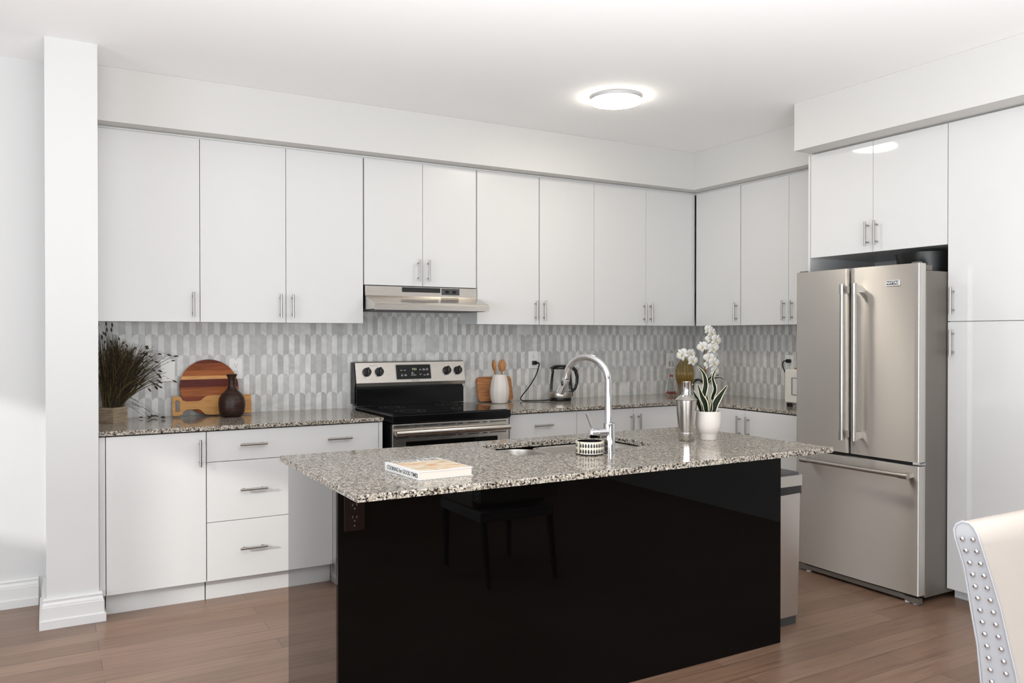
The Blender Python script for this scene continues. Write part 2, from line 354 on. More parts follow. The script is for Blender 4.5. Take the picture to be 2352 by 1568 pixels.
m.box(-9.16, -9.0, -3.0, -2.52, FZ, CH); m.box(-9.16, -9.0, -7.4, -3.0, FZ, 0.2); m.box(-9.16, -9.0, -7.4, -3.0, 2.5, CH); m.box(-9.16, -9.0, -10.0, -7.4, FZ, CH)
struct(m.build('wall_left', M['wall']))
m = MB()
m.box(-9.16, -8.0, -10.16, -10.0, FZ, CH); m.box(-3.2, 0.16, -10.16, -10.0, FZ, CH); m.box(-8.0, -3.2, -10.16, -10.0, FZ, 0.2); m.box(-8.0, -3.2, -10.16, -10.0, 2.5, CH)
struct(m.build('wall_rear', M['rearwall']))
def window(n, axis, a0, a1, z0, z1, plane, bars):
    fr = MB(); t = 0.05
    def bx(p0, p1, q0, q1):
        if axis == 'y': fr.box(plane - 0.10, plane - 0.04, p0, p1, q0, q1)
        else: fr.box(p0, p1, plane - 0.10, plane - 0.04, q0, q1)
    bx(a0, a1, z0, z0 + t); bx(a0, a1, z1 - t, z1); bx(a0, a0 + t, z0 + t, z1 - t); bx(a1 - t, a1, z0 + t, z1 - t)
    for k in range(1, bars):
        c = a0 + (a1 - a0) * k / bars; bx(c - t / 2, c + t / 2, z0 + t, z1 - t)
    o = struct(fr.build('window_%d' % n, M['windowframe']))
    pm = MB()
    if axis == 'y': pm.box(plane - 0.075, plane - 0.069, a0 + t, a1 - t, z0 + t, z1 - t)
    else: pm.box(a0 + t, a1 - t, plane - 0.075, plane - 0.069, z0 + t, z1 - t)
    pm.build('pane', M['pane'], o)
window(1, 'y', -2.52, -0.90, 1.70, 2.53, -9.0, 1)
window(2, 'y', -7.4, -3.0, 0.2, 2.5, -9.0, 4)
window(3, 'x', -8.0, -3.2, 0.2, 2.5, -10.0, 4)

# bulkheads above the cabinets
SFY, SFX = -0.375, -0.775
m = MB(); m.box(PX1, 0.0, SFY, 0.006, 2.525, CH - 0.001); m.box(SFY, 0.006, -1.708, SFY + 0.001, 2.525, CH - 0.001)
struct(m.build('trim_1', M['soffit']))
struct(MB().box(SFX, 0.006, -3.6, -1.709, 2.5225, CH - 0.001).build('trim_2', M['soffit']))
m = MB(); m.box(PX1, UF + 0.02, UF + 0.022, -0.20, UT + 0.001, 2.5249); m.box(UF + 0.022, -0.2, -1.69, UF + 0.022, UT + 0.001, 2.5249)
struct(m.build('trim_3', M['trim']))
m = MB(); m.box(TF + 0.03, -0.5, -3.4, -1.72, 2.5135, 2.5224)
struct(m.build('trim_4', M['trim']))
# baseboards: stepped profile swept round the wall end and along the far wall
def bb(poly_path, name, closed=False):
    prof = [(0.0005, 0.145), (0.012, 0.145), (0.015, 0.135), (0.013, 0.125), (0.018, 0.112), (0.018, 0.104), (0.021, 0.102), (0.021, 0.045), (0.030, 0.040), (0.030, 0.0), (0.0005, 0.0)]
    m = MB(); rings = []
    for (x, y, nx, ny) in poly_path:
        rings.append([m.bm.verts.new((x + nx * d, y + ny * d, FZ + 0.0005 + h)) for d, h in prof])
    for a, b in zip(rings, rings[1:]): m.bridge(a, b, False)
    m.cap(rings[0], True); m.cap(rings[-1])
    return struct(m.build(name, M['trim']))
bb([(PX0, LY - 0.04, -1, 0), (PX0, PY, -1, -1), (PX1, PY, 1, -1), (PX1, PY + 0.065, 1, 0)], 'baseboard_end')
bb([(-8.99, LY, 0, -1), (PX0 - 0.035, LY, 0, -1)], 'baseboard_front')

# scallop tile splashback: every half tile is cut out as its own face
def splash(name, parent, L, flip, z0, zmax, mapf):
    m = MB(); col = m.bm.loops.layers.float_color.new('tint')
    W, R, AH, g = 0.0702, 0.1252, 0.027, 0.0009
    m.mi = 1; 
    nrow = int((zmax - z0) / R) + 3
    rnd = random.Random(5 + flip)
    def drop(d): return AH * (1 - math.sqrt(max(0.0, 1 - min(1, abs(d) / (W / 2)) ** 2)))
    top = 1.514   # crown height of the first full row
    for k in range(-1, 7):
        T = top - R * k; offx = (k % 2) * W / 2
        for c in range(-1, int(L / W) + 2):
            cx = c * W + offx
            for half in (0, 1):
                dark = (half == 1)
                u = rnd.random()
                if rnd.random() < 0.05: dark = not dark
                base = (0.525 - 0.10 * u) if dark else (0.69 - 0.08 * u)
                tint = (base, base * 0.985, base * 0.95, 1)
                N = 7; a = -W / 2 if half == 0 else 0.0; t = []; bt = []
                for i in range(N + 1):
                    d = a + g / 2 + (W / 2 - g) * i / N
                    zt = T - drop(d) - g / 2
                    d2 = d + W / 2 if half == 0 else d - W / 2
                    zb = T - R - drop(d2) + g / 2
                    x = cx + d; x = min(max(x, 0.0), L)
                    zt2, zb2 = min(max(zt, z0), zmax), min(max(zb, z0), zmax)
                    t.append((x, zt2)); bt.append((x, zb2))
                if max(p[1] for p in t) - min(p[1] for p in bt) < 1e-4 or t[-1][0] - t[0][0] < 1e-4: continue
                vt = [m.bm.verts.new(mapf(p[0], -0.0, p[1])) for p in t]; vb = [m.bm.verts.new(mapf(p[0], -0.0, p[1])) for p in bt]
                for i in range(N):
                    if t[i][1] - bt[i][1] < 1e-5 and t[i + 1][1] - bt[i + 1][1] < 1e-5: continue
                    if t[i + 1][0] - t[i][0] < 1e-6: continue
                    f = m.bm.faces.new((vb[i], vb[i + 1], vt[i + 1], vt[i])); f.material_index = 0
                    for lp in f.loops: lp[col] = tint
    bmesh.ops.recalc_face_normals(m.bm, faces=m.bm.faces)
    p0, p1 = mapf(0, 0.0009, z0), mapf(L, 0.0079, zmax)
    m.mi = 1; m.box(p0[0], p1[0], p0[1], p1[1], z0, zmax)
    o = m.build(name, [M['tile'], M['grout']], parent, recalc=False)
    # face the room
    for p in o.data.polygons:
        pass
    return o
splash('splashback', wall_back, 4.579, 0, CT - 0.02, 1.75, lambda a, d, z: (-4.579 + a, d, z))
splash('splashback', wall_right, 1.70, 1, CT - 0.02, 1.50, lambda a, d, z: (d, -a, z))

# ------------------------------------------------------------------ cabinets
def mp(axis):
    return (lambda a, d, z: (a, d, z)) if axis == 'x' else (lambda a, d, z: (d, a, z))
def bar_handle(parent, axis, front, a, z, vertical=True, L=0.142):
    f = mp(axis); m = MB(); o = 0.034; h = L / 2; q = h - 0.022
    if vertical:
        m.cyl(f(a, front - o, z - h), f(a, front - o, z + h), 0.0062, n=12)
        for s in (-q, q): m.cyl(f(a, front, z + s), f(a, front - o, z + s), 0.0048, n=10)
    else:
        m.cyl(f(a - h, front - o, z), f(a + h, front - o, z), 0.0062, n=12)
        for s in (-q, q): m.cyl(f(a + s, front, z), f(a + s, front - o, z), 0.0048, n=10)
    return m.build('handle', M['steelh'], parent)
def bbox(m, axis, a0, a1, d0, d1, z0, z1, bev=0.0):
    if axis == 'x': m.box(a0, a1, d0, d1, z0, z1, bev)
    else: m.box(d0, d1, a0, a1, z0, z1, bev)
def cabinet(name, label, axis, a0, a1, z0, z1, front, back, fronts, group, kick=None, cat='cabinet', bodygap=0.0022, mt='cab'):
    """fronts: (kind, a0, a1, z0, z1, [(handle_a, handle_z, vertical)])"""
    f = mp(axis); t = thing(name, label, cat, f((a0 + a1) / 2, front, z0), group)
    lo, hi = min(a0, a1) + bodygap, max(a0, a1) - bodygap
    m = MB(); bbox(m, axis, lo, hi, front + 0.0205, back, z0 + 0.001, z1 - 0.001); m.build('body', M['cab'], t)
    if kick is not None:
        m = MB(); bbox(m, axis, lo, hi, kick, kick + 0.016, FZ + 0.0005, z0 - 0.0005); m.build('toe_kick', M['cab'], t)
    for kind, b0, b1, c0, c1, hs in fronts:
        m = MB(); l2, h2 = min(b0, b1) + 0.0016, max(b0, b1) - 0.0016
        bbox(m, axis, l2, h2, front, front + 0.019, c0, c1, 0.0012); d = m.build(kind, M[mt], t)
        for (ha, hz, v) in hs: bar_handle(d, axis, front, ha, hz, v)
    return t
GU = 'white wall cabinets over the back worktop'
XL = -4.5765
xA, xB, xC, xD, xE, xF, xG, xH = -4.034, -3.542, -3.0535, -2.6453, -2.244, -1.7415, -1.262, -0.7715
HZ = 1.558
cabinet('wall_cabinet', 'white single-door wall cabinet beside the wall end, above the dried grass', 'x', XL, xA, UB, UT, UF, -0.002,
        [('door', XL, xA, UB, UT, [(xA - 0.038, HZ, True)])], GU)
cabinet('wall_cabinet', 'white two-door wall cabinet immediately left of the range hood, above the brown vase', 'x', xA, xC - 0.002, UB, UT, UF, -0.002,
        [('door', xA, xB, UB, UT, [(xB - 0.036, HZ, True)]), ('door', xB, xC - 0.001, UB, UT, [(xB + 0.036, HZ, True)])], GU)
cabinet('wall_cabinet', 'short white two-door wall cabinet directly above the range hood', 'x', xC + 0.004, xE - 0.004, 1.704, UT, UF, -0.002,
        [('door', xC + 0.004, xD, 1.704, UT, [(xD - 0.034, 1.806, True)]), ('door', xD, xE - 0.004, 1.704, UT, [(xD + 0.036, 1.806, True)])], GU)
cabinet('wall_cabinet', 'white single-door wall cabinet immediately right of the range hood, above the spoon jar', 'x', xE + 0.002, xF - 0.002, UB, UT, UF, -0.002,
        [('door', xE + 0.001, xF - 0.002, UB, UT, [(xF - 0.036, HZ, True)])], GU)
cabinet('wall_cabinet', 'white single-door wall cabinet above the glass kettle', 'x', xF + 0.002, xG, UB, UT, UF, -0.002,
        [('door', xF + 0.002, xG, UB, UT, [(xF + 0.034, HZ, True)])], GU)
cabinet('wall_cabinet', 'white two-door wall cabinet on the back wall ending at the room corner', 'x', xG, -0.30, UB, UT, UF, -0.002,
        [('door', xG, xH, UB, UT, [(xH - 0.024, HZ, True)]), ('door', xH, -0.30, UB, UT, [(xH + 0.038, HZ, True)])], GU)
MB().box(-0.2985, -0.2715, UF + 0.004, UF + 0.022, UB, UT).build('corner_filler', M['cab'], None)
tag(bpy.data.objects['corner_filler'], 'narrow white filler strip where the wall cabinets meet in the corner', 'filler')
GR = 'white wall cabinets over the right worktop'
yU1, yU2, yP = -0.7651, -1.2217, -1.700
cabinet('wall_cabinet', 'white single-door wall cabinet on the right wall above the orchid', 'y', yU1 + 0.003, -0.283, UB, UT, UF, -0.002,
        [('door', -0.283, yU1 + 0.003, UB, UT, [(yU1 + 0.036, HZ, True)])], GR)
cabinet('wall_cabinet', 'white two-door wall cabinet on the right wall above the toaster oven, next to the fridge', 'y', -1.690, yU1 - 0.003, UB, UT, UF, -0.002,
        [('door', yU1 - 0.003, yU2, UB, UT, [(yU2 + 0.034, HZ, True)]), ('door', yU2, -1.690, UB, UT, [(yU2 - 0.036, HZ, True)])], GR)
o = MB().box(TF - 0.002, 0.004, -1.7065, -1.6925, FZ + 0.001, 2.512).build('gable_panel', M['cab'])
tag(o, 'tall thin white gable panel standing along the left side of the fridge', 'panel')
yf0, yf1, yf2 = -1.709, -2.1533, -2.606
cabinet('fridge_cabinet', 'glossy white two-door cabinet above the fridge reflecting the ceiling lamp', 'y', yf2 + 0.001, yf0, 1.867, 2.512, TF, -0.002,
        [('door', yf0, yf1, 1.867, 2.512, [(yf1 + 0.029, 1.973, True)]), ('door', yf1, yf2 + 0.001, 1.867, 2.512, [(yf1 - 0.03, 1.973, True)])], 'tall white cabinets around the fridge', mt='cabgloss')
cabinet('pantry_cabinet', 'full-height white pantry cabinet right of the fridge', 'y', -3.30, yf2 - 0.001, 0.03, 2.512, TF, -0.002,
        [('door', yf2 - 0.001, -3.30, 1.4565, 2.512, [(yf2 - 0.036, 1.564, True)]), ('door', yf2 - 0.001, -3.30, 0.03, 1.4525, [(yf2 - 0.036, 1.341, True)])],
        'tall white cabinets around the fridge', kick=-0.555, mt='cabgloss')
# base cabinets
GB = 'white base cabinets along the back wall'
DB = 0.079; DTP = 0.872
cabinet('base_cabinet', 'white one-door base cabinet beside the wall end, under the dried grass', 'x', -4.547, -4.0705, DB, DTP, BF, -0.003,
        [('door', -4.547, -4.0705, DB, DTP, [(-4.1035, 0.763, True)])], GB, kick=KF)
o = MB().box(-4.5765, -4.549, BF + 0.004, BF + 0.05, DB, DTP).build('base_filler', M['cab']); tag(o, 'narrow white filler strip between wall end and base cabinet', 'filler')
o = MB().box(-4.5765, -4.549, KF, KF + 0.016, FZ + 0.0005, DB - 0.001).build('toe_kick', M['cab'], None); tag(o, 'short white toe-kick piece beside the wall end baseboard', 'toe kick')
dl, dr = -4.0695, -3.111
cabinet('drawer_cabinet', 'wide white three-drawer base cabinet immediately left of the stove', 'x', dl, dr, DB, DTP, BF, -0.003,
        [('drawer', dl, dr, 0.7105, DTP, [(-3.8316, 0.795, False), (-3.3535, 0.795, False)]),
         ('drawer', dl, dr, 0.3905, 0.7075, [(-3.8316, 0.553, False), (-3.3535, 0.553, False)]),
         ('drawer', dl, dr, DB, 0.3875, [(-3.8316, 0.237, False), (-3.3535, 0.237, False)])], GB, kick=KF)
o = MB().box(-3.1095, -3.087, BF + 0.004, -0.05, DB, DTP).build('end_panel', M['cab']); tag(o, 'narrow white end strip between wide drawers and stove', 'panel')
r0, r1, r2, rc = -2.229, -1.708, -1.2285, -0.712
cabinet('drawer_cabinet', 'white three-drawer base cabinet immediately right of the stove', 'x', r0, r1, DB, DTP, BF, -0.003,
        [('drawer', r0, r1, 0.7105, DTP, [(-1.985, 0.795, False)]), ('drawer', r0, r1, 0.3905, 0.7075, [(-1.985, 0.553, False)]), ('drawer', r0, r1, DB, 0.3875, [(-1.985, 0.237, False)])], GB, kick=KF)
cabinet('base_cabinet', 'white two-door base cabinet on the back wall below the kettle and amber vase', 'x', r1, rc, DB, DTP, BF, -0.003,
        [('door', r1, r2, DB, DTP, [(r2 - 0.026, 0.763, True)]), ('door', r2, rc, DB, DTP, [(r2 + 0.04, 0.763, True)])], GB, kick=KF)
cabinet('base_cabinet', 'white two-door base cabinet on the right wall between corner and fridge', 'y', -1.689, -0.714, DB, DTP, BF, -0.003,
        [('door', -0.714, -1.2285, DB, DTP, [(-1.1815, 0.763, True)]), ('door', -1.2285, -1.689, DB, DTP, [(-1.2625, 0.763, True)])], 'white base cabinets along the right wall', kick=KF)

o = MB().prism([(-0.7125, -0.694), (-0.7125, -0.677), (-0.677, -0.677), (-0.677, -0.7145), (-0.694, -0.7145), (-0.694, -0.694)], lambda x, y: (x, y, DB), lambda x, y: (x, y, DTP)).build('corner_filler', M['cab'])
tag(o, 'narrow white filler where the base cabinets meet in the corner', 'filler')

# ------------------------------------------------------------------ worktops
def slab(name, outer, z0, z1, hole=None, bev=0.003):
    bm = bmesh.new()
    def loop(pts):
        v = [bm.verts.new((x, y, z1)) for x, y in pts]
        return [bm.edges.new((v[i], v[(i + 1) % len(v)])) for i in range(len(v))]
    es = loop(outer)
    if hole: es += loop(hole)
    r = bmesh.ops.triangle_fill(bm, edges=es, use_beauty=True)
    faces = [f for f in bm.faces]
    ex = bmesh.ops.extrude_face_region(bm, geom=faces)
    vs = [g for g in ex['geom'] if isinstance(g, bmesh.types.BMVert)]
    bmesh.ops.translate(bm, vec=(0, 0, z0 - z1), verts=vs)
    bmesh.ops.recalc_face_normals(bm, faces=bm.faces)
    sharp = [e for e in bm.edges if len(e.link_faces) == 2 and e.calc_face_angle(0) > 0.9]
    horiz = [e for e in sharp if abs(e.verts[0].co.z - e.verts[1].co.z) < 1e-6 and e.verts[0].co.z > z1 - 1e-5]
    bmesh.ops.bevel(bm, geom=horiz, offset=bev, segments=2, profile=0.5, affect='EDGES')
    m = MB(); m.bm.free(); m.bm = bm; return m.build(name, M['granite'])
tag(slab('worktop', [(-4.577, -0.001), (-4.577, CF), (-3.088, CF), (-3.088, -0.001)], CB, CT), 'speckled granite worktop left of the stove', 'worktop', 'granite worktops along the walls')
tag(slab('worktop', [(-2.232, -0.001), (-2.232, CF), (CF + 0.02, CF), (CF + 0.02, -1.690), (-0.001, -1.690), (-0.001, -0.001)], CB, CT), 'L-shaped speckled granite worktop right of the stove running into the corner', 'worktop', 'granite worktops along the walls')
IX0, IX1, IY0, IY1 = -3.999, -1.8805, -2.886, -1.953
sx0, sx1, sy0, sy1 = -3.172, -2.467, -2.443, -2.083
def rrect(x0, x1, y0, y1, r, n=6, rl=None):
    pts = []
    for cx, cy, a0, rr in ((x1 - r, y1 - r, 0, r), (x0 + r, y1 - r, 90, r), (x0 + r, y0 + r, 180, r), (x1 - r, y0 + r, 270, r)):
        for i in range(n + 1):
            a = math.radians(a0 + 90 * i / n); pts.append((cx + rr * math.cos(a), cy + rr * math.sin(a)))
    return pts
tag(slab('island_worktop', [(IX0, IY1), (IX0, IY0), (IX1, IY0), (IX1, IY1)], CB, CT, rrect(sx0, sx1, sy0, sy1, 0.045, 6)), 'large speckled granite worktop overhanging the black island, with a sink cut-out', 'worktop')
# island body
ILX, IRX, IFY, IBY = -3.967, -1.882, -2.602, -1.965
isl = thing('kitchen_island', 'glossy black kitchen island with a plain front panel', 'kitchen island', ((ILX + IRX) / 2, IFY, FZ))
MB().box(ILX, IRX, IFY, IFY + 0.018, FZ + 0.001, CB - 0.001, 0.0015).build('front_panel', M['blackgloss'], isl)
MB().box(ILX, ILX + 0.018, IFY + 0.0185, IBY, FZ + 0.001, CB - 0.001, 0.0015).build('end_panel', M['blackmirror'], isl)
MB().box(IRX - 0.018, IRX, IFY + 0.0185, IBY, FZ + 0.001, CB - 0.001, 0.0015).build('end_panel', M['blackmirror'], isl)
MB().box(ILX + 0.0185, IRX - 0.0185, IBY - 0.075, IBY - 0.06, FZ + 0.001, 0.07).build('toe_kick', M['blackgloss'], isl)
for k in range(4):
    w = (IRX - ILX - 0.04) / 4; a = ILX + 0.02 + k * w
    d = MB().box(a + 0.0015, a + w - 0.0015, IBY - 0.018, IBY, 0.075, CB - 0.004, 0.001).build('door', M['blackgloss'], isl)
    MB().cyl((a + 0.05, IBY + 0.034, 0.70), (a + 0.05, IBY + 0.034, 0.84), 0.006, n=10).cyl((a + 0.05, IBY, 0.72), (a + 0.05, IBY + 0.034, 0.72), 0.0045, n=8).cyl((a + 0.05, IBY, 0.82), (a + 0.05, IBY + 0.034, 0.82), 0.0045, n=8).build('handle', M['steelh'], d)
# sink
snk = thing('sink', 'stainless steel double-bowl sink set under the island worktop', 'sink', ((sx0 + sx1) / 2, (sy0 + sy1) / 2, CB))
def bowl(x0, x1, y0, y1, r, zt, zb):
    m = MB(); prev = None
    for (ins, z) in ((-0.012, zt), (0.0, zt), (0.002, zt - 0.008), (0.006, zb + 0.03), (0.014, zb + 0.010), (0.030, zb + 0.002), (0.07, zb)):
        rr = max(0.012, r - ins * 0.6) if ins < 0.05 else 0.02
        rg = [m.bm.verts.new((x, y, z)) for x, y in rrect(x0 + ins, x1 - ins, y0 + ins, y1 - ins, rr, 6)]
        if prev: m.bridge(prev, rg)
        prev = rg
    m.cap(prev); return m
zt = CB - 0.0012; div = -2.935
bowl(sx0 + 0.006, div - 0.013, sy0 + 0.004, sy1 - 0.004, 0.085, zt - 0.004, 0.70).build('basin', M['steel_sink'], snk)
bowl(div + 0.013, sx1 - 0.004, sy0 + 0.004, sy1 - 0.004, 0.085, zt - 0.004, 0.68).build('basin', M['steel_sink'], snk)
for cx in ((sx0 + div) / 2, (sx1 + div) / 2):
    MB().lathe([(0.042, 0.7015 if cx < div else 0.6815), (0.040, 0.7045 if cx < div else 0.6845), (0.012, 0.7035 if cx < div else 0.6835)], (cx, (sy0 + sy1) / 2), 24, capt=True).build('drain', M['chrome'], snk)

# faucet
B = Vector((-2.807, -2.538, CT)); fd = Vector((-0.35, 0.937, 0)).normalized()
fa = thing('faucet', 'tall chrome gooseneck faucet with pull-down spray on the island', 'faucet', B)
MB().lathe([(0.027, CT + 0.0005), (0.027, CT + 0.004), (0.0235, CT + 0.006), (0.0235, CT + 0.118), (0.0225, CT + 0.121), (0.0, CT + 0.121)], (B.x, B.y), 28).build('base', M['chrome'], fa)
path = [(0.006, 0.118), (0.006, 0.20), (0.006, 0.29)]
cx0, cr = 0.113, 0.107
for i in range(1, 15):
    a = math.pi - math.pi * 0.86 * i / 14; path.append((cx0 + cr * math.cos(a), 0.29 + 0.098 * math.sin(a)))
P3 = lambda s, h: B + fd * s + Vector((0, 0, h))
neck = path + [(0.2165, 0.296)]
MB().tube([P3(*p) for p in neck], 0.0142, 18).build('neck', M['chrome'], fa)
e0 = Vector(neck[-1]); e1 = Vector((0.249, 0.236)); dv = (e1 - e0).normalized()
sp = MB().tube([P3(*(e0 + dv * q)) for q in (0.0, 0.002, 0.003, 0.048, 0.070, 0.072)], [0.0142, 0.0142, 0.0160, 0.0172, 0.0178, 0.0150], 18).build('spray_head', M['chrome'], fa)
sidev = Vector((fd.y, -fd.x, 0)); q = e0 + dv * 0.028
fr_ = Vector((-fd.x, -fd.y, 0)) * 0.0155
MB().ellipsoid(P3(*q) + Vector((-0.014, -0.008, 0.004)), 0.006, 0.006, 0.012).build('spray_button', M['black'], sp)
hx = Vector((-1, 0.12, 0)).normalized(); hz = CT + 0.082
c0 = Vector((B.x, B.y, hz))
MB().cyl(c0 + hx * 0.015, c0 + hx * 0.056, 0.0195, 0.0195, n=22).cyl(c0 + hx * 0.056, c0 + hx * 0.059, 0.0175, n=22).cyl(c0 + hx * 0.059, c0 + hx * 0.088, 0.0195, 0.0185, n=22).cyl(c0 + hx * 0.088, c0 + hx * 0.094, 0.0185, 0.013, n=22).build('cartridge', M['chrome'], fa)
MB().tube([c0 + hx * 0.076 + Vector((0, 0, 0.015)), c0 + hx * 0.09 + Vector((0, 0, 0.045)), c0 + hx * 0.105 + Vector((0, 0, 0.083))], [0.0065, 0.0055, 0.0058], 12).build('lever', M['chrome'], fa)

# ------------------------------------------------------------------ range hood and stove
HX0, HX1 = -3.0465, -2.2505
hood = thing('range_hood', 'stainless steel under-cabinet range hood above the stove', 'range hood', ((HX0 + HX1) / 2, -0.25, 1.54))
prof = [(-0.004, 1.546), (-0.004, 1.7025), (-0.262, 1.7025), (-0.278, 1.698), (-0.280, 1.637), (-0.300, 1.626), (-0.440, 1.588), (-0.456, 1.580), (-0.462, 1.572), (-0.462, 1.540), (-0.455, 1.540), (-0.455, 1.546)]
m = MB(); m.prism(prof, lambda y, z: (HX0, y, z), lambda y, z: (HX1, y, z)); m.build('canopy', M['steel_range'], hood)
MB().box(HX0 + 0.02, HX1 - 0.02, -0.44, -0.03, 1.538, 1.5455).build('filter', M['darkgrey'], hood)
MB().box(-2.794, -2.525, -0.2835, -0.2785, 1.664, 1.694).build('vent_grille', M['slot'], hood)
cp = MB().box(-2.512, -2.383, -0.2845, -0.2785, 1.651, 1.693, 0.001).build('control_panel', M['darkgrey'], hood)
for dx in (-2.476, -2.422):
    MB().box(dx - 0.014, dx + 0.014, -0.2875, -0.2847, 1.662, 1.682, 0.001).box(dx - 0.003, dx + 0.004, -0.292, -0.2877, 1.668, 1.677).build('switch', M['black'], cp)

RX0, RX1 = -3.052, -2.257
st = thing('stove', 'freestanding stainless electric stove with black glass cooktop between the base cabinets', 'stove', ((RX0 + RX1) / 2, -0.4, FZ))
MB().box(RX0 + 0.002, RX1 - 0.002, -0.725, -0.02, 0.03, 0.862).build('body', M['enamel'], st)
MB().box(RX0, RX1, -0.765, -0.10, 0.866, 0.9135, 0.006).build('cooktop_frame', M['enamel'], st)
ck = MB().box(RX0 + 0.016, RX1 - 0.016, -0.745, -0.12, 0.9137, 0.917, 0.001).build('cooktop_glass', M['blackglass'], st)
for (bx_, by_, br_) in ((-2.86, -0.57, 0.095), (-2.45, -0.57, 0.115), (-2.86, -0.27, 0.08), (-2.45, -0.27, 0.09)):
    m = MB()
    for ra in (br_, br_ * 0.62):
        i0 = [m.bm.verts.new((bx_ + ra * math.cos(t * math.pi / 24), by_ + ra * math.sin(t * math.pi / 24), 0.9174)) for t in range(48)]
        i1 = [m.bm.verts.new((bx_ + (ra - 0.0025) * math.cos(t * math.pi / 24), by_ + (ra - 0.0025) * math.sin(t * math.pi / 24), 0.9174)) for t in range(48)]
        m.bridge(i0, i1)
    m.build('burner_ring', M['printgrey'], ck)
# back guard
MB().box(RX0 + 0.008, RX1 - 0.004, -0.10, -0.03, 0.9175, 1.030, 0.003).build('backsplash_panel', M['enamel'], st)
MB().box(RX0 + 0.010, RX1 - 0.006, -0.085, -0.03, 1.0305, 1.044).build('vent_gap', M['slot'], st)
gp = [(-0.03, 1.0445), (-0.112, 1.0445), (-0.118, 1.068), (-0.088, 1.200), (-0.080, 1.206), (-0.03, 1.206)]
cpn = MB().prism(gp, lambda y, z: (RX0 + 0.004, y, z), lambda y, z: (RX1, y, z)).build('control_panel', M['steel_range'], st)
MB().prism([(p[0], p[1]) for p in [(-0.02, 0.93), (-0.095, 0.93), (-0.098, 1.04), (-0.113, 1.066), (-0.083, 1.203), (-0.02, 1.203)]], lambda y, z: (RX0 - 0.002, y, z), lambda y, z: (RX0 + 0.0035, y, z)).build('side_cap', M['enamel'], st)
fnv = Vector((0, -0.132, 0.030)).normalized(); fnv = Vector((0, -(0.132), 0.03)); fnv.normalize()   # outward normal of the sloping face
upv = Vector((0, 0.030, 0.132)).normalized(); nrm = Vector((0, -upv.z, upv.y))
def onpanel(x, z):  # point on the sloping control face
    t = (z - 1.068) / 0.132; return Vector((x, -0.118 + 0.030 * t, z))
for kx in (-2.972, -2.886, -2.392, -2.308):
    p = onpanel(kx, 1.139)
    kb = MB().cyl(p, p + nrm * 0.006, 0.030, 0.0295, n=28).cyl(p + nrm * 0.006, p + nrm * 0.024, 0.0285, 0.025, n=28).build('knob', M['black'], cpn)
    a = math.radians(8); g = (upv * math.cos(a) + Vector((1, 0, 0)) * math.sin(a)); s_ = g.cross(nrm)
    mm = MB(); vs = [mm.bm.verts.new(p + nrm * (0.0243 + h) + g * i * 0.027 + s_ * j * 0.0055) for h in (0, 0.009) for i, j in ((-1, -1), (1, -1), (1, 1), (-1, 1))]
    for qd in ((0, 1, 2, 3), (4, 5, 6, 7), (0, 1, 5, 4), (1, 2, 6, 5), (2, 3, 7, 6), (3, 0, 4, 7)): mm.bm.faces.new([vs[i] for i in qd])
    mm.build('grip', M['black'], kb)
    pl = onpanel(kx, 1.139) + nrm * 0.0338
    text('mark', 'I', 0.030, pl + nrm * 0.0002, (1, 0, 0), upv, M['printgrey'], kb)
    q_ = onpanel(kx + 0.004, 1.092) + nrm * 0.0003
    mm = MB()
    for (i, j, w, h) in ((0, 0.006, 0.014, 0.001), (0, -0.006, 0.014, 0.001), (-0.0065, 0, 0.001, 0.012), (0.0065, 0, 0.001, 0.012)):
        v = [mm.bm.verts.new(q_ + Vector((1, 0, 0)) * (i + a_ * w / 2) + upv * (j + b_ * h / 2)) for a_, b_ in ((-1, -1), (1, -1), (1, 1), (-1, 1))]; mm.bm.faces.new(v)
    mm.build('burner_symbol', M['printwhite'], cpn)
c0_ = onpanel(-2.641, 1.134)
def pquad(m, x0, x1, z0, z1, off, r=0.0):
    pts = rrect(x0, x1, z0, z1, r, 4) if r else [(x0, z0), (x1, z0), (x1, z1), (x0, z1)]
    a = [m.bm.verts.new(onpanel(x, z) + nrm * 0.0002) for x, z in pts]; b = [m.bm.verts.new(onpanel(x, z) + nrm * off) for x, z in pts]
    m.bridge(a, b, False); m.cap(a, True); m.cap(b)
m = MB(); pquad(m, -2.772, -2.510, 1.082, 1.187, 0.0015, 0.008); m.build('display_bezel', M['steelh'], cpn)
m = MB(); pquad(m, -2.766, -2.516, 1.087, 1.182, 0.003, 0.006); dsp = m.build('display', M['blackglass'], cpn)
def ptext(s, x, z, size, mt, par, off=0.0033, bold=0.0): return text('lettering', s, size, onpanel(x, z) + nrm * off, (1, 0, 0), upv, mt, par, 0.0001, 'CENTER', bold)
ptext('7:51', -2.634, 1.151, 0.021, M['clock'], dsp)
for s, x, z in (('Bake', -2.729, 1.146), ('Broil', -2.704, 1.146), ('Self', -2.727, 1.117), ('Clean', -2.727, 1.110), ('Keep', -2.701, 1.117), ('Warm', -2.701, 1.110), ('Bake', -2.650, 1.130), ('Preheat', -2.648, 1.121), ('Door Locked', -2.643, 1.112),
                ('Timer', -2.566, 1.153), ('On/Off', -2.565, 1.146), ('Cook', -2.541, 1.153), ('Time', -2.541, 1.146), ('Cancel', -2.561, 1.112), ('Set', -2.538, 1.119), ('Clock', -2.538, 1.112)):
    ptext(s, x, z, 0.0066, M['printwhite'], dsp, 0.0033, 0.0002)
m = MB()
for zc, sg in ((1.148, 1), (1.117, -1)):
    for s in (-1, 1):
        a = onpanel(-2.592, zc + sg * 0.005) + nrm * 0.0033; b = onpanel(-2.592 + s * 0.006, zc - sg * 0.004) + nrm * 0.0033
        m.tube([a, b], 0.0009, 6)
m.build('arrow_symbols', M['printwhite'], dsp)
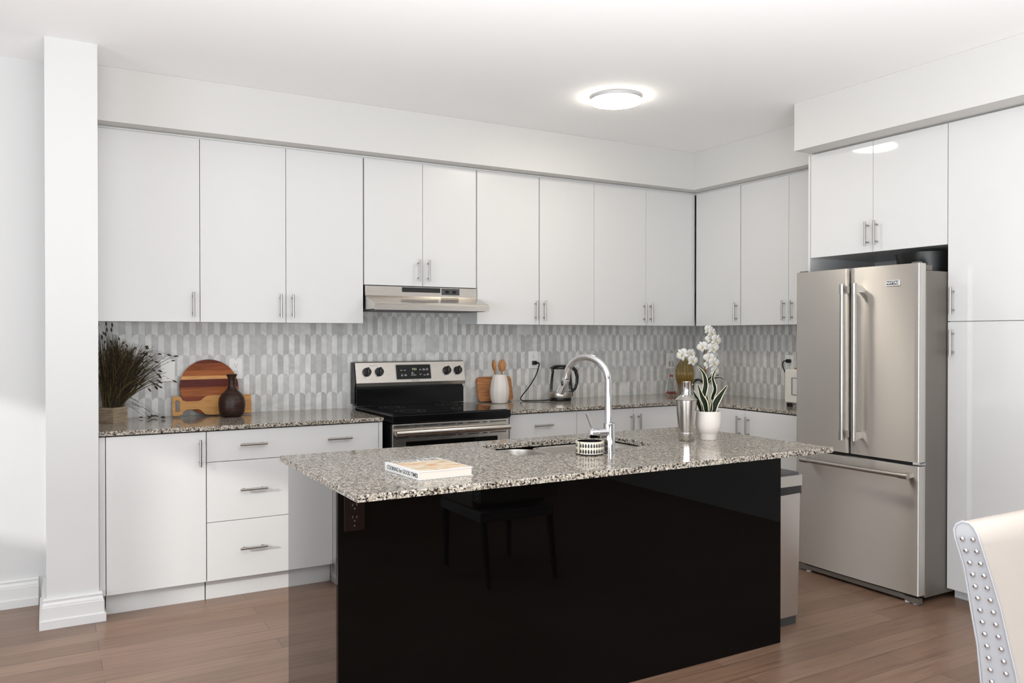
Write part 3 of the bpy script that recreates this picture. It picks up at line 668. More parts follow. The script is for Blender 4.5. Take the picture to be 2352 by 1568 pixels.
ptext('FRIGIDAIRE', -2.633, 1.0765, 0.0115, M['printgrey'], cpn, 0.0004)
ptext('SURFACE ELEMENTS', -2.925, 1.181, 0.0058, M['printgrey'], cpn, 0.0004)
# oven front
MB().box(RX0 + 0.006, RX1 - 0.006, -0.750, -0.7255, 0.17, 0.8585, 0.004).build('oven_door', M['steel_range'], st)
od = st.children[-1]
MB().box(RX0 + 0.090, RX1 - 0.090, -0.7525, -0.7502, 0.30, 0.754, 0.001).build('oven_window', M['blackglass'], od)
m = MB()
xs = [(-3.03, -2.945), (-2.905, -2.875), (-2.855, -2.757), (-2.735, -2.64), (-2.62, -2.59), (-2.555, -2.475), (-2.45, -2.42), (-2.40, -2.285)]
for a, b in xs: m.box(a, b, -0.7515, -0.7501, 0.8415, 0.8465)
for a, b in xs: m.box(a, b, -0.7515, -0.7501, 0.7745, 0.7795)
m.build('vent_slots', M['slot'], od)
hp = []
for i in range(24):
    a = 2 * math.pi * i / 24; hp.append((-0.783 + 0.019 * math.cos(a), 0.808 + 0.0175 * math.sin(a)))
hb = MB().prism(hp, lambda y, z: (RX0 + 0.015, y, z), lambda y, z: (RX1 - 0.020, y, z), True)
for hx_ in (RX0 + 0.03, RX1 - 0.035): hb.box(hx_ - 0.012, hx_ + 0.012, -0.775, -0.7503, 0.798, 0.818)
smoothed(hb.build('door_handle', M['steel_range'], od), 50)
MB().box(RX0 + 0.006, RX1 - 0.006, -0.745, -0.7255, 0.035, 0.165, 0.003).build('storage_drawer', M['steel_range'], st)
for fx in (RX0 + 0.05, RX1 - 0.05):
    for fy in (-0.66, -0.08): MB().cyl((fx, fy, FZ), (fx, fy, 0.0295), 0.018, n=14).build('foot', M['black'], st)

# ------------------------------------------------------------------ fridge
FX = -0.8635; FY0, FY1, FYM = -1.8071, -2.6118, -2.1895
fg = thing('refrigerator', 'tall stainless french-door refrigerator with bottom freezer between gable panel and pantry', 'refrigerator', (-0.5, (FY0 + FY1) / 2, FZ))
FYR = -2.6035
MB().box(-0.803, -0.06, FYR, FY0 - 0.004, 0.002, 1.722, 0.004).build('cabinet_body', M['fridgeside'], fg)
DX = -0.8095
def contoured(name, y0, y1, z0, z1):
    N = 14; pts = []
    bul = lambda y: FX - 0.010 * (1 - ((y - FYM) / 0.41) ** 2)
    for i in range(N + 1):
        y = y0 + (y1 - y0) * i / N; x = bul(y)
        if i == 0: pts += [(x + 0.005, y), (x + 0.0015, y + 0.0015)]; y += 0.005; x = bul(y)
        if i == N: y -= 0.005; x = bul(y); pts.append((x, y)); pts += [(x + 0.0015, y1 - 0.0015), (x + 0.005, y1)]; break
        pts.append((x, y))
    pts += [(DX, y1), (DX, y0)]
    return MB().prism(pts, lambda x, y: (x, y, z0), lambda x, y: (x, y, z1), True).build(name, M['steel_fridge'], fg)
dL = contoured('door', FYM + 0.0055, FY0, 0.716, 1.758)
dR = contoured('door', FYR, FYM - 0.0065, 0.716, 1.758)
dF = contoured('freezer_drawer', FYR, FY0, 0.019, 0.696)
MB().box(-0.835, -0.8035, FYR + 0.004, FY0 - 0.004, 0.030, 1.715).build('door_gasket', M['slot'], fg)
def bar(parent, p0, p1, out):
    p0, p1 = Vector(p0), Vector(p1); w = (p1 - p0).normalized(); L = (p1 - p0).length
    hd = MB().cyl(p0 + w * 0.05, p1 - w * 0.05, 0.0125, n=20).build('handle', M['steelh'], parent)
    for c, d in ((p0, w), (p1, -w)):
        m = MB().cyl(c, c + d * 0.055, 0.0155, n=20)
        s_ = Vector((1, 0, 0)); t_ = w.cross(s_)
        ring0 = [c + d * (0.004 + (0.046) * i) + t_ * j * 0.011 for i, j in ((0, -1), (1, -1), (1, 1), (0, 1))]
        a = [m.bm.verts.new(v) for v in ring0]; b = [m.bm.verts.new(v + s_ * (out - 0.001) + (d * 0.012 if k in (0, 3) else Vector((0, 0, 0)))) for k, v in enumerate(ring0)]
        m.bridge(a, b, False); m.cap(a, True); m.cap(b); m.build('bracket', M['steelh'], hd)
BX = FX - 0.066
bar(dL, (BX, -2.181, 1.667), (BX, -2.181, 0.794), 0.066)
bar(dR, (BX, -2.2605, 1.669), (BX, -2.2605, 0.797), 0.066)
bar(dF, (BX, -1.895, 0.648), (BX, -2.588, 0.648), 0.066)
bd = MB().box(FX - 0.0105, FX - 0.002, -2.4955, -2.4165, 1.6465, 1.6745, 0.0008).build('badge', M['printwhite'], dR)
MB().box(FX - 0.0111, FX - 0.0106, -2.492, -2.420, 1.6515, 1.672).build('badge_plate', M['printblack'], bd)
text('lettering', 'MAYTAG', 0.0185, (FX - 0.0116, -2.456, 1.6615), (0, -1, 0), (0, 0, 1), M['printwhite'], bd, 0.0002, 'CENTER', 0.0006)
for hy in (FYR + 0.03, FY0 - 0.034):
    MB().box(-0.850, -0.825, hy - 0.022, hy + 0.022, 1.7585, 1.766).box(-0.822, -0.74, hy - 0.022, hy + 0.022, 1.7225, 1.752, 0.003).build('hinge_cap', M['fridgeside'], fg)
MB().box(-0.84, -0.805, FYR - 0.001, FYR + 0.05, 0.700, 0.7125).build('middle_hinge', M['chrome'], fg)
# base grille with raised ends
gp = [(FY0 - 0.006, -0.008), (FY0 - 0.006, 0.016), (FY0 - 0.06, 0.016), (FY0 - 0.07, 0.010), (FYR + 0.09, 0.010), (FYR + 0.075, 0.004), (FYR, 0.004), (FYR, -0.024), (FYR + 0.05, -0.024), (FYR + 0.075, -0.018), (FYR + 0.085, -0.014), (FY0 - 0.09, -0.014), (FY0 - 0.075, -0.020), (FY0 - 0.02, -0.020)]
MB().prism(gp, lambda y, z: (-0.860, y, z), lambda y, z: (-0.83, y, z)).build('base_grille', M['fridgeside'], fg)
for fy in (FYR + 0.03, FYR + 0.075, FY0 - 0.075):
    MB().cyl((-0.838, fy, FZ), (-0.838, fy, -0.0245 if fy < -2.57 else -0.021), 0.016, n=16).build('foot', M['rubber'], fg)
for fy in (FYR + 0.08, FY0 - 0.08): MB().cyl((-0.12, fy, FZ), (-0.12, fy, 0.0015), 0.02, n=12).build('foot', M['rubber'], fg)
m = MB(); m.lathe([(0.14, 1.7235), (0.165, 1.727), (0.176, 1.815), (0.180, 1.838), (0.174, 1.838), (0.162, 1.735)], (-0.44, -2.415), 32); 
m.xf(Matrix.Translation((-0.44, -2.415, 0)) @ Matrix.Scale(1.35, 4, (1, 0, 0)) @ Matrix.Translation((0.44, 2.415, 0)))
o = m.build('black_tray', M['black']); tag(o, 'black oval tray lying on top of the refrigerator', 'tray')

# ------------------------------------------------------------------ trash can
tc = thing('trash_can', 'slim stainless trash can with black bin liner behind the island end', 'trash can', (-1.73, -2.36, FZ))
TX0, TX1, TY0, TY1 = -1.858, -1.598, -2.466, -2.10
def tub(x0, x1, y0, y1, x2, x3, y2, y3, z0, z1, r):
    m = MB(); a = [m.bm.verts.new((x, y, z0)) for x, y in rrect(x0, x1, y0, y1, r)]; b = [m.bm.verts.new((x, y, z1)) for x, y in rrect(x2, x3, y2, y3, r)]
    m.bridge(a, b); m.cap(a, True); m.cap(b); return m
smoothed(tub(TX0 + 0.006, TX1 - 0.006, TY0 + 0.006, TY1 - 0.006, TX0 + 0.006, TX1 - 0.006, TY0 + 0.006, TY1 - 0.006, FZ, 0.012, 0.02).build('base', M['darkgrey'], tc))
smoothed(tub(TX0, TX1, TY0, TY1, TX0 - 0.008, TX1 + 0.010, TY0 - 0.006, TY1 + 0.006, 0.0125, 0.622, 0.022).build('body', M['steel_bin'], tc))
m = tub(TX0 - 0.010, TX1 + 0.014, TY0 - 0.010, TY1 + 0.010, TX0 - 0.010, TX1 + 0.013, TY0 - 0.010, TY1 + 0.010, 0.605, 0.648, 0.022)
for v in m.bm.verts:
    if v.co.z < 0.62: v.co.z += 0.014 * math.sin(v.co.x * 55 + v.co.y * 40) - 0.006
smoothed(m.build('bin_liner', M['bag'], tc))
smoothed(tub(TX0 - 0.013, TX1 + 0.017, TY0 - 0.013, TY1 + 0.013, TX0 - 0.013, TX1 + 0.017, TY0 - 0.013, TY1 + 0.013, 0.6485, 0.700, 0.022).build('rim', M['steel_bin'], tc))
smoothed(tub(TX0 - 0.002, TX1 + 0.006, TY0 - 0.002, TY1 + 0.002, TX0 + 0.004, TX1 - 0.002, TY0 + 0.004, TY1 - 0.004, 0.7005, 0.712, 0.02).build('lid', M['darkgrey'], tc))

# ------------------------------------------------------------------ ceiling lamp
LX, LYY, LR = -1.826, -1.281, 0.153
lp = thing('ceiling_lamp', 'round flat white ceiling lamp glowing over the kitchen', 'lamp', (LX, LYY, CH))
MB().lathe([(0.12, CH - 0.018), (0.12, CH - 0.0005)], (LX, LYY), 48, capt=True).build('mount', M['trim'], lp)
MB().lathe([(LR - 0.02, CH - 0.024), (LR + 0.001, CH - 0.024), (LR + 0.001, CH - 0.021), (LR - 0.03, CH - 0.0185)], (LX, LYY), 64, capt=True).build('rim', M['lampring'], lp)
MB().lathe([(0.0005, CH - 0.040), (LR * 0.8, CH - 0.0395), (LR - 0.004, CH - 0.036), (LR, CH - 0.032), (LR, CH - 0.0245)], (LX, LYY), 64, capb=False, capt=True).build('diffuser', M['lamp'], lp)

# ------------------------------------------------------------------ outlets
def outlet(label, axis, a, z, parts=True, decora=False, blank=False, w=0.081, h=0.128, front=0.0, mt=None, ms=None, group='white wall plates on the tiles'):
    f = mp(axis); mt = mt or M['whiteplastic']; ms = ms or M['slot']
    t = thing('wall_outlet' if not blank else 'blank_wall_plate', label, 'outlet' if not blank else 'wall plate', f(a, front, z - h / 2), group)
    m = MB(); bbox(m, axis, a - w / 2, a + w / 2, front - 0.006, front - 0.0004, z - h / 2, z + h / 2, 0.0022); m.build('cover_plate', mt, t)
    for s in (-1, 1):
        zz = z + s * h * (0.36 if not decora else 0.44)
        MB().cyl(f(a, front - 0.0062, zz), f(a, front - 0.0068, zz), 0.0028, n=10).build('screw', M['printgrey'] if mt is M['whiteplastic'] else ms, t)
    if blank: return t
    for s in (-1, 1):
        m = MB(); bbox(m, axis, a - 0.0165, a + 0.0165, front - 0.0078, front - 0.0062, z + s * 0.0205 - 0.0165, z + s * 0.0205 + 0.0165, 0.0015); rc_ = m.build('receptacle', mt, t)
        m = MB()
        for dx, hh in ((-0.007, 0.008), (0.007, 0.007)): bbox(m, axis, a + dx - 0.0013, a + dx + 0.0013, front - 0.0083, front - 0.0079, z + s * 0.0205 + 0.001, z + s * 0.0205 + 0.001 + hh)
        m.cyl(f(a, front - 0.0079, z + s * 0.0205 - 0.008), f(a, front - 0.0083, z + s * 0.0205 - 0.008), 0.0028, n=10)
        m.build('slots', ms, rc_)
    return t
outlet('blank cream wall plate on the tiles between dried grass and round board', 'x', -4.175, 1.172, blank=True, h=0.132)
outlet('white double outlet on the tiles behind the brown vase', 'x', -3.785, 1.175, decora=True)
outlet('white double outlet on the tiles with the kettle plug in it', 'x', -1.631, 1.199, decora=False)
outlet('white double outlet on the tiles near the room corner behind the glass bottle', 'x', -0.298, 1.170, w=0.080)
outlet('white double outlet on the right wall above the toaster oven', 'y', -0.998, 1.172, w=0.078)
outlet('dark brown outlet on the black island front under the worktop corner', 'x', -3.912, 0.790, w=0.072, h=0.125, front=IFY, mt=M['brownoutlet'], ms=M['brownslot'], group=None)

# ------------------------------------------------------------------ small things on the worktops
Z = CT + 0.0006
# dried grass in a square ribbed pot
gx, gy = -4.484, -0.222
gr = thing('grass_planter', 'dried dark grass with seed heads in a square ribbed brown pot by the wall end', 'dried plant', (gx, gy, Z))
m = MB(); hs = 0.0535
for k in range(12):
    e = 0.0025 if k % 2 else 0.0
    m.box(gx - hs + e, gx + hs - e, gy - hs + e, gy + hs - e, Z + k * 0.0069, Z + k * 0.0069 + 0.0069)
m.xf(Matrix.Translation((gx, gy, 0)) @ Matrix.Rotation(math.radians(43), 4, 'Z') @ Matrix.Translation((-gx, -gy, 0)))
m.build('pot', M['basket'], gr)
R_ = random.Random(11)
ms, ml, mh = MB(), MB(), MB()
def blade(m, base, tip, sag, r):
    pts = []
    for i in range(6):
        t = i / 5; p = base.lerp(tip, t); p.z += sag * math.sin(t * math.pi) ; pts.append(p)
    m.tube(pts, [r * (1 - 0.7 * i / 5) for i in range(6)], 3, caps=False); return pts
def seed(p, d, L=0.022, r=0.0042):
    d = d.normalized(); mh.tube([p, p + d * L * 0.35, p + d * L * 0.7, p + d * L], [0.0012, r, r * 0.8, 0.0006], 5)
for i in range(1000):
    a = R_.uniform(0, 2 * math.pi); rr = 0.050 * math.sqrt(R_.random())
    base = Vector((gx + rr * math.cos(a), gy + rr * math.sin(a), Z + 0.084))
    lean = R_.random() ** 1.25
    ang = R_.gauss(0.0, 1.0)
    hgt = R_.uniform(0.16, 0.41) * (1 - 0.22 * lean)
    dx = math.cos(ang) * lean * 0.31 * R_.uniform(0.4, 1) - (1 - lean) * 0.02; dy = math.sin(ang) * lean * 0.13
    tip = base + Vector((dx, dy, hgt))
    tip.x = max(tip.x, -4.565 + 0.01 * R_.random()); tip.y = min(max(tip.y, -0.44), -0.03); tip.x = min(tip.x, -4.175)
    pts = blade(ml if R_.random() < 0.34 else ms, base, tip, 0.01 + 0.03 * lean, R_.uniform(0.0016, 0.0034))
    if R_.random() < 0.09: seed(pts[-1], (pts[-1] - pts[-2]) + Vector((R_.uniform(-.02, .04), R_.uniform(-.02, .02), R_.uniform(-0.05, 0.01))))
for i in range(26):   # left-leaning tall ones and drooping heads on the right
    base = Vector((gx + R_.uniform(-0.03, 0.04), gy + R_.uniform(-0.03, 0.03), Z + 0.085))
    if i < 8: tip = base + Vector((R_.uniform(-0.06, 0.0), R_.uniform(-0.03, 0.03), R_.uniform(0.36, 0.45))); sag = 0
    else: tip = base + Vector((R_.uniform(0.14, 0.34), R_.uniform(-0.06, 0.10), R_.uniform(0.10, 0.30))); sag = R_.uniform(0.08, 0.14)
    tip.x = min(max(tip.x, -4.56), -4.17); pts = blade(ms, base, tip, sag, 0.0013); seed(pts[-1], pts[-1] - pts[-2], 0.028, 0.0052)
for i in range(9):   # stems that fell onto the worktop
    base = Vector((gx + 0.03, gy + R_.uniform(-0.02, 0.02), Z + 0.09 + 0.08 * R_.random()))
    tip = Vector((gx + R_.uniform(0.10, 0.28), gy + R_.uniform(-0.02, 0.16), Z + 0.006)); tip.y = min(tip.y, -0.02)
    pts = blade(ms, base, tip, 0.02, 0.0013); seed(pts[-1] + Vector((0, 0, 0.002)), Vector((R_.uniform(-1, 1), R_.uniform(-0.3, 0.3), 0.06)), 0.026, 0.004)
for mm_, nm_, mt_ in ((ms, 'grass_blades', 'grass'), (ml, 'yellowed_blades', 'grasslight'), (mh, 'seed_heads', 'seedhead')):
    o = mm_.build(nm_, M[mt_], gr); o['kind'] = 'stuff'
# round striped board leaning on the tiles
rb = MB(); rad = 0.168; th = 0.016
rg0 = [(rad * math.cos(2 * math.pi * i / 64), rad + rad * math.sin(2 * math.pi * i / 64)) for i in range(64)]
rb.prism(rg0, lambda x, z: (x, -th, z), lambda x, z: (x, 0, z))
o = rb.build('round_board', M['stripewood']); ang = math.asin(0.085 / 0.336)
o.location = (-3.950, -0.0985, Z + 0.004); o.rotation_euler = (-ang, 0, 0)
tag(o, 'round striped red-brown wooden board leaning on the tiles', 'cutting board')
# paddle board on its long edge
pts = [(-0.222, 0.0), (-0.190, 0.0), (-0.178, 0.006), (-0.165, 0.026), (-0.150, 0.036), (-0.085, 0.036), (-0.07, 0.030), (-0.055, 0.012), (-0.042, 0.003), (-0.02, 0.0), (0.222, 0.0), (0.222, 0.116), (-0.02, 0.116), (-0.04, 0.112), (-0.055, 0.100), (-0.068, 0.088), (-0.085, 0.084), (-0.150, 0.084), (-0.168, 0.092), (-0.178, 0.110), (-0.190, 0.118), (-0.218, 0.118), (-0.226, 0.112), (-0.228, 0.006)]
hole = [(-0.199 + 0.0125 * math.cos(t) , 0.059 + (0.022 if math.sin(t) > 0 else -0.022) + 0.0125 * math.sin(t)) for t in [2 * math.pi * (i + 0.5) / 16 for i in range(16)]]
bm = bmesh.new()
def _lp(p):
    v = [bm.verts.new((x, 0, z)) for x, z in p]; return [bm.edges.new((v[i], v[(i + 1) % len(v)])) for i in range(len(v))]
bmesh.ops.triangle_fill(bm, edges=_lp(pts) + _lp(hole), use_beauty=True)
ex = bmesh.ops.extrude_face_region(bm, geom=list(bm.faces)); bmesh.ops.translate(bm, vec=(0, -0.016, 0), verts=[g for g in ex['geom'] if isinstance(g, bmesh.types.BMVert)])
m = MB(); m.bm.free(); m.bm = bm; o = m.build('paddle_board', M['paddlewood'])
o.location = (-3.938, -0.119, Z + 0.004); o.rotation_euler = (-0.245, 0, 0)
tag(o, 'pale wooden paddle board with slotted handle lying on its edge before the round board', 'cutting board')
# brown vase
vx, vy = -3.852, -0.232
prof = [(0.046, 0), (0.060, 0.006), (0.071, 0.026), (0.0765, 0.062), (0.0765, 0.085), (0.071, 0.112), (0.056, 0.136), (0.036, 0.154), (0.0235, 0.170), (0.0195, 0.186), (0.0195, 0.206), (0.0215, 0.226), (0.030, 0.244), (0.0315, 0.249), (0.029, 0.250), (0.020, 0.236), (0.016, 0.22), (0.016, 0.19)]
o = MB().lathe([(r, Z + z) for r, z in prof], (vx, vy), 40).build('vase', M['vasebrown']); tag(o, 'dark brown ceramic bottle vase in front of the wooden boards', 'vase')

# white jar with two wooden spoons
jx, jy = -2.012, -0.172
prof = [(0.050, 0), (0.056, 0.004), (0.064, 0.03), (0.070, 0.07), (0.0695, 0.10), (0.062, 0.15), (0.052, 0.185), (0.0455, 0.203), (0.042, 0.203), (0.042, 0.19), (0.055, 0.12), (0.05, 0.02)]
o = MB().lathe([(r, Z + z) for r, z in prof], (jx, jy), 14, smooth=False).build('utensil_jar', M['ceramic']); smoothed(o, 22)
tag(o, 'white faceted ceramic jar holding two wooden spoons', 'jar')
def spoon(label, bx_, tx, tz, w, h, yaw_):
    m = MB(); b = Vector((bx_, jy, Z + 0.05)); t = Vector((tx, jy + 0.005, tz)); d = (t - b).normalized()
    c = t - d * h * 0.5
    m.tube([b, b.lerp(c - d * h * 0.45, 0.8), c - d * h * 0.45, c - d * h * 0.25], [0.0045, 0.005, 0.0065, 0.010], 10)
    n_, k_ = 16, 8; vw = Vector((math.cos(yaw_), math.sin(yaw_), 0)); vn = d.cross(vw)
    prev = None; fr2 = []
    for s_ in (1, -1):
        cen = m.bm.verts.new(c + vn * (-0.004 if s_ == 1 else -0.009)); rings = []
        for q in (0.5, 0.8, 1.0):
            rings.append([m.bm.verts.new(c + vw * (w / 2 * q * math.cos(2 * math.pi * i / n_) * (1 - 0.15 * math.sin(2 * math.pi * i / n_) * 0)) + d * (h / 2 * q * math.sin(2 * math.pi * i / n_)) + vn * ((-0.004 if s_ == 1 else -0.009) * (1 - q * q) + (0.002 if s_ == 1 else -0.002))) for i in range(n_)])
        for i in range(n_): m.bm.faces.new((cen, rings[0][i], rings[0][(i + 1) % n_])).smooth = True
        m.bridge(rings[0], rings[1]); m.bridge(rings[1], rings[2]); fr2.append(rings[2])
    m.bridge(fr2[0], fr2[1])
    o = m.build('wooden_spoon', M['spoonwood']); tag(o, label, 'spoon', 'spoons in the white jar'); return o
spoon('wooden spoon in the white jar seen half edge-on, the left one', jx - 0.012, -2.060, Z + 0.307, 0.034, 0.085, -0.9)
spoon('wooden spoon in the white jar with its round bowl facing out', jx + 0.012, -1.988, Z + 0.310, 0.060, 0.090, -0.45)
# small board behind the jar
o = MB(); pts = rrect(-0.142, 0.142, 0, 0.178, 0.022, 5); o.prism(pts, lambda x, z: (x, -0.016, z), lambda x, z: (x, 0, z)); o = o.build('small_board', M['boardwood'])
o.location = (-1.985, -0.062, Z + 0.004); o.rotation_euler = (-0.235, 0, 0); tag(o, 'rounded rectangular wooden board leaning on the tiles behind the white jar', 'cutting board')

# glass kettle
kx, ky = -1.503, -0.185
kt = thing('electric_kettle', 'glass electric kettle with black lid and handle, plugged into the wall', 'kettle', (kx, ky, Z))
MB().lathe([(0.078, Z), (0.080, Z + 0.004), (0.078, Z + 0.022), (0.0, Z + 0.022)], (kx, ky), 36).build('power_base', M['black'], kt)
MB().lathe([(0.082, Z + 0.0225), (0.0845, Z + 0.027), (0.0845, Z + 0.058), (0.0815, Z + 0.064), (0.0, Z + 0.062)], (kx, ky), 36).build('steel_band', M['steel_sink'], kt)
MB().lathe([(0.0805, Z + 0.0645), (0.081, Z + 0.085), (0.078, Z + 0.13), (0.072, Z + 0.18), (0.0655, Z + 0.232)], (kx, ky), 36, capb=False).build('glass_body', M['glass'], kt)
m = MB().lathe([(0.066, Z + 0.232), (0.068, Z + 0.238), (0.068, Z + 0.247), (0.060, Z + 0.256), (0.030, Z + 0.262), (0.0, Z + 0.263)], (kx, ky), 36)
m.box(kx - 0.086, kx - 0.060, ky - 0.012, ky + 0.012, Z + 0.233, Z + 0.247, 0.004); m.build('lid', M['black'], kt)
m = MB(); m.prism([(-0.067, 0.230), (-0.084, 0.230), (-0.074, 0.205)], lambda a, z: (kx + a, ky - 0.006, Z + z), lambda a, z: (kx + a, ky + 0.006, Z + z)); m.build('spout', M['darkgrey'], kt)
hd = Vector((0.93, -0.36, 0)).normalized()
pts = [Vector((kx, ky, Z)) + hd * s + Vector((0, 0, z)) for s, z in ((0.060, 0.245), (0.088, 0.243), (0.112, 0.220), (0.124, 0.175), (0.122, 0.125), (0.108, 0.085), (0.084, 0.068))]
MB().tube(pts, [0.013, 0.014, 0.0135, 0.012, 0.011, 0.0105, 0.012], 12).build('handle', M['black'], kt)
m = MB().tube([Vector((kx, ky, Z)) + hd * s + Vector((0, 0, z)) for s, z in ((0.0865, 0.03), (0.0865, 0.07), (0.078, 0.16), (0.069, 0.235))], 0.006, 8); m.build('handle_spine', M['black'], kt)
# cord and plug in the outlet
cps = [(-1.585, -0.20, Z + 0.010), (-1.66, -0.20, Z + 0.006), (-1.745, -0.165, Z + 0.005), (-1.79, -0.11, Z + 0.006), (-1.775, -0.075, Z + 0.03), (-1.70, -0.06, Z + 0.10), (-1.640, -0.055, Z + 0.18), (-1.618, -0.058, Z + 0.24), (-1.612, -0.06, Z + 0.268), (-1.622, -0.052, Z + 0.276)]
def catmull(P, n=6):
    P = [Vector(p) for p in P]; Q = [P[0]] + P + [P[-1]]; out = []
    for i in range(1, len(Q) - 2):
        for k in range(n):
            t = k / n; a, b, c, d = Q[i - 1:i + 3]
            out.append(0.5 * ((2 * b) + (c - a) * t + (2 * a - 5 * b + 4 * c - d) * t * t + (3 * b - a - 3 * c + d) * t ** 3))
    return out + [P[-1]]
cd = MB().tube(catmull(cps), 0.0042, 8).build('power_cord', M['black'], kt)
MB().box(-1.648, -1.614, -0.036, -0.0086, 1.162, 1.192, 0.006).cyl((-1.625, -0.034, 1.178), (-1.618, -0.055, 1.176), 0.009, 0.007, n=12).build('plug', M['black'], cd)

# conical glass bottle with red filling
bx, by = -0.467, -0.212
bo = thing('glass_bottle', 'clear conical glass bottle with red filling near the room corner', 'bottle', (bx, by, Z))
MB().lathe([(0.048, Z), (0.052, Z + 0.006), (0.048, Z + 0.05), (0.034, Z + 0.12), (0.018, Z + 0.17), (0.0145, Z + 0.20), (0.0145, Z + 0.232), (0.018, Z + 0.235)], (bx, by), 28).build('bottle_body', M['glass'], bo)
m = MB()
for i in range(46):
    a, r = R_.uniform(0, 6.28), 0.038 * math.sqrt(R_.random()); m.ellipsoid((bx + r * math.cos(a), by + r * math.sin(a), Z + 0.010 + 0.020 * R_.random()), 0.007, 0.006, 0.005, 7, 5)
o = m.build('red_filling', M['redstuff'], bo); o['kind'] = 'stuff'
MB().lathe([(0.012, Z + 0.2355), (0.016, Z + 0.240), (0.019, Z + 0.258), (0.012, Z + 0.275), (0.0, Z + 0.278)], (bx, by), 20).build('stopper', M['glass'], bo)
m = MB().lathe([(0.0155, Z + 0.150), (0.0225, Z + 0.150), (0.0190, Z + 0.166), (0.0185, Z + 0.166)], (bx, by), 16); m.build('red_band', M['redstuff'], bo)

# amber ribbed vase
ax, ay = -0.560, -0.475
lobe = lambda a, z: 1 + 0.13 * abs(math.cos(a * 7)) - 0.08
prof = [(0.040, 0), (0.043, 0.004), (0.045, 0.05), (0.052, 0.10), (0.064, 0.14), (0.0695, 0.18), (0.068, 0.215), (0.057, 0.25), (0.042, 0.272), (0.034, 0.284), (0.033, 0.296), (0.038, 0.302), (0.036, 0.303)]
o = MB().lathe([(r, Z + z) for r, z in prof], (ax, ay), 112, lobe=lambda a, z: lobe(a, z) if z < Z + 0.285 else 1).build('ribbed_vase', M['amber']); tag(o, 'ribbed amber glass vase on the corner worktop behind the shaker', 'vase')

# orchid
ox, oy = -0.624, -0.764
oc = thing('potted_orchid', 'white orchid tied to a bamboo stake in a pale grey pot near the room corner', 'plant', (ox, oy, Z))
m = MB(); prev = None
for w, z in ((0.052, 0), (0.055, 0.005), (0.058, 0.035), (0.060, 0.036), (0.072, 0.125), (0.068, 0.125), (0.066, 0.115)):
    rg = [m.bm.verts.new((ox + x, oy + y, Z + z)) for x, y in rrect(-w, w, -w, w, 0.016, 4)]
    if prev: m.bridge(prev, rg, False)
    else: m.cap(rg, True)
    prev = rg
m.build('pot', M['potgrey'], oc)
m = MB(); m.cap([m.bm.verts.new((ox + x, oy + y, Z + 0.114)) for x, y in rrect(-0.0655, 0.0655, -0.0655, 0.0655, 0.016, 4)]); m.build('soil', M['soil'], oc)
hr = Vector((rt.x, rt.y, 0)); hf = Vector((fw.x, fw.y, 0)).normalized()
def OP(u, v, dpt=0.0):   # metres right of / above the pot centre, towards the viewer is negative depth
    return Vector((ox, oy, Z)) + hr * u + Vector((0, 0, v)) + hf * dpt
MB().tube([OP(-0.002, 0.11), OP(-0.004, 0.43)], 0.0055, 8).build('stake', M['stake'], oc)
stm = MB(); main = catmull([OP(0.004, 0.11), OP(0.006, 0.24), OP(0.010, 0.36), OP(0.018, 0.42), OP(0.002, 0.47), OP(0.010, 0.502), OP(0.032, 0.515), OP(0.040, 0.505)])
stm.tube(main, 0.0026, 7); br_ = catmull([OP(0.0, 0.225), OP(-0.045, 0.262), OP(-0.095, 0.318), OP(-0.125, 0.352), OP(-0.165, 0.358)]); stm.tube(br_, 0.0022, 7)
stm.build('stem', M['stemgreen'], oc)
def strap(m, pts, w, fold=0.25, nrm_=None):
    P = catmull(pts, 6); n = len(P); L_, C_, R__ = [], [], []
    for i, p in enumerate(P):
        t = (P[min(i + 1, n - 1)] - P[max(i - 1, 0)]).normalized(); s_ = i / (n - 1)
        ww = w * (math.sin(math.pi * min(1, 0.12 + s_ * 0.88)) ** 0.6) if s_ < 0.999 else 0.0005
        sd = t.cross(nrm_ or Vector((0, 0, 1)));
        if sd.length < 1e-4: sd = Vector((1, 0, 0))
        sd.normalize(); nn = sd.cross(t)
        L_.append(m.bm.verts.new(p - sd * ww + nn * ww * fold)); C_.append(m.bm.verts.new(p)); R__.append(m.bm.verts.new(p + sd * ww + nn * ww * fold))
    for i in range(n - 1):
        for a, b in ((L_, C_), (C_, R__)):
            f = m.bm.faces.new((a[i], b[i], b[i + 1], a[i + 1])); f.smooth = True; f.material_index = m.mi
for k, (pts, w) in enumerate(((((0.0, 0.118), (-0.05, 0.150), (-0.082, 0.125), (-0.085, 0.075)), 0.022), (((0.004, 0.118), (0.035, 0.165), (0.075, 0.188), (0.098, 0.188)), 0.020), (((0.004, 0.118), (0.055, 0.160), (0.10, 0.172), (0.13, 0.160)), 0.014), (((-0.004, 0.118), (-0.045, 0.160), (-0.10, 0.150)), 0.017))):
    m = MB(); strap(m, [OP(u, v, -0.01 * k) for u, v in pts], w); o = m.build('leaf', M['leafdark'], oc, recalc=False)
    md = o.modifiers.new('thickness', 'SOLIDIFY'); md.thickness = 0.002
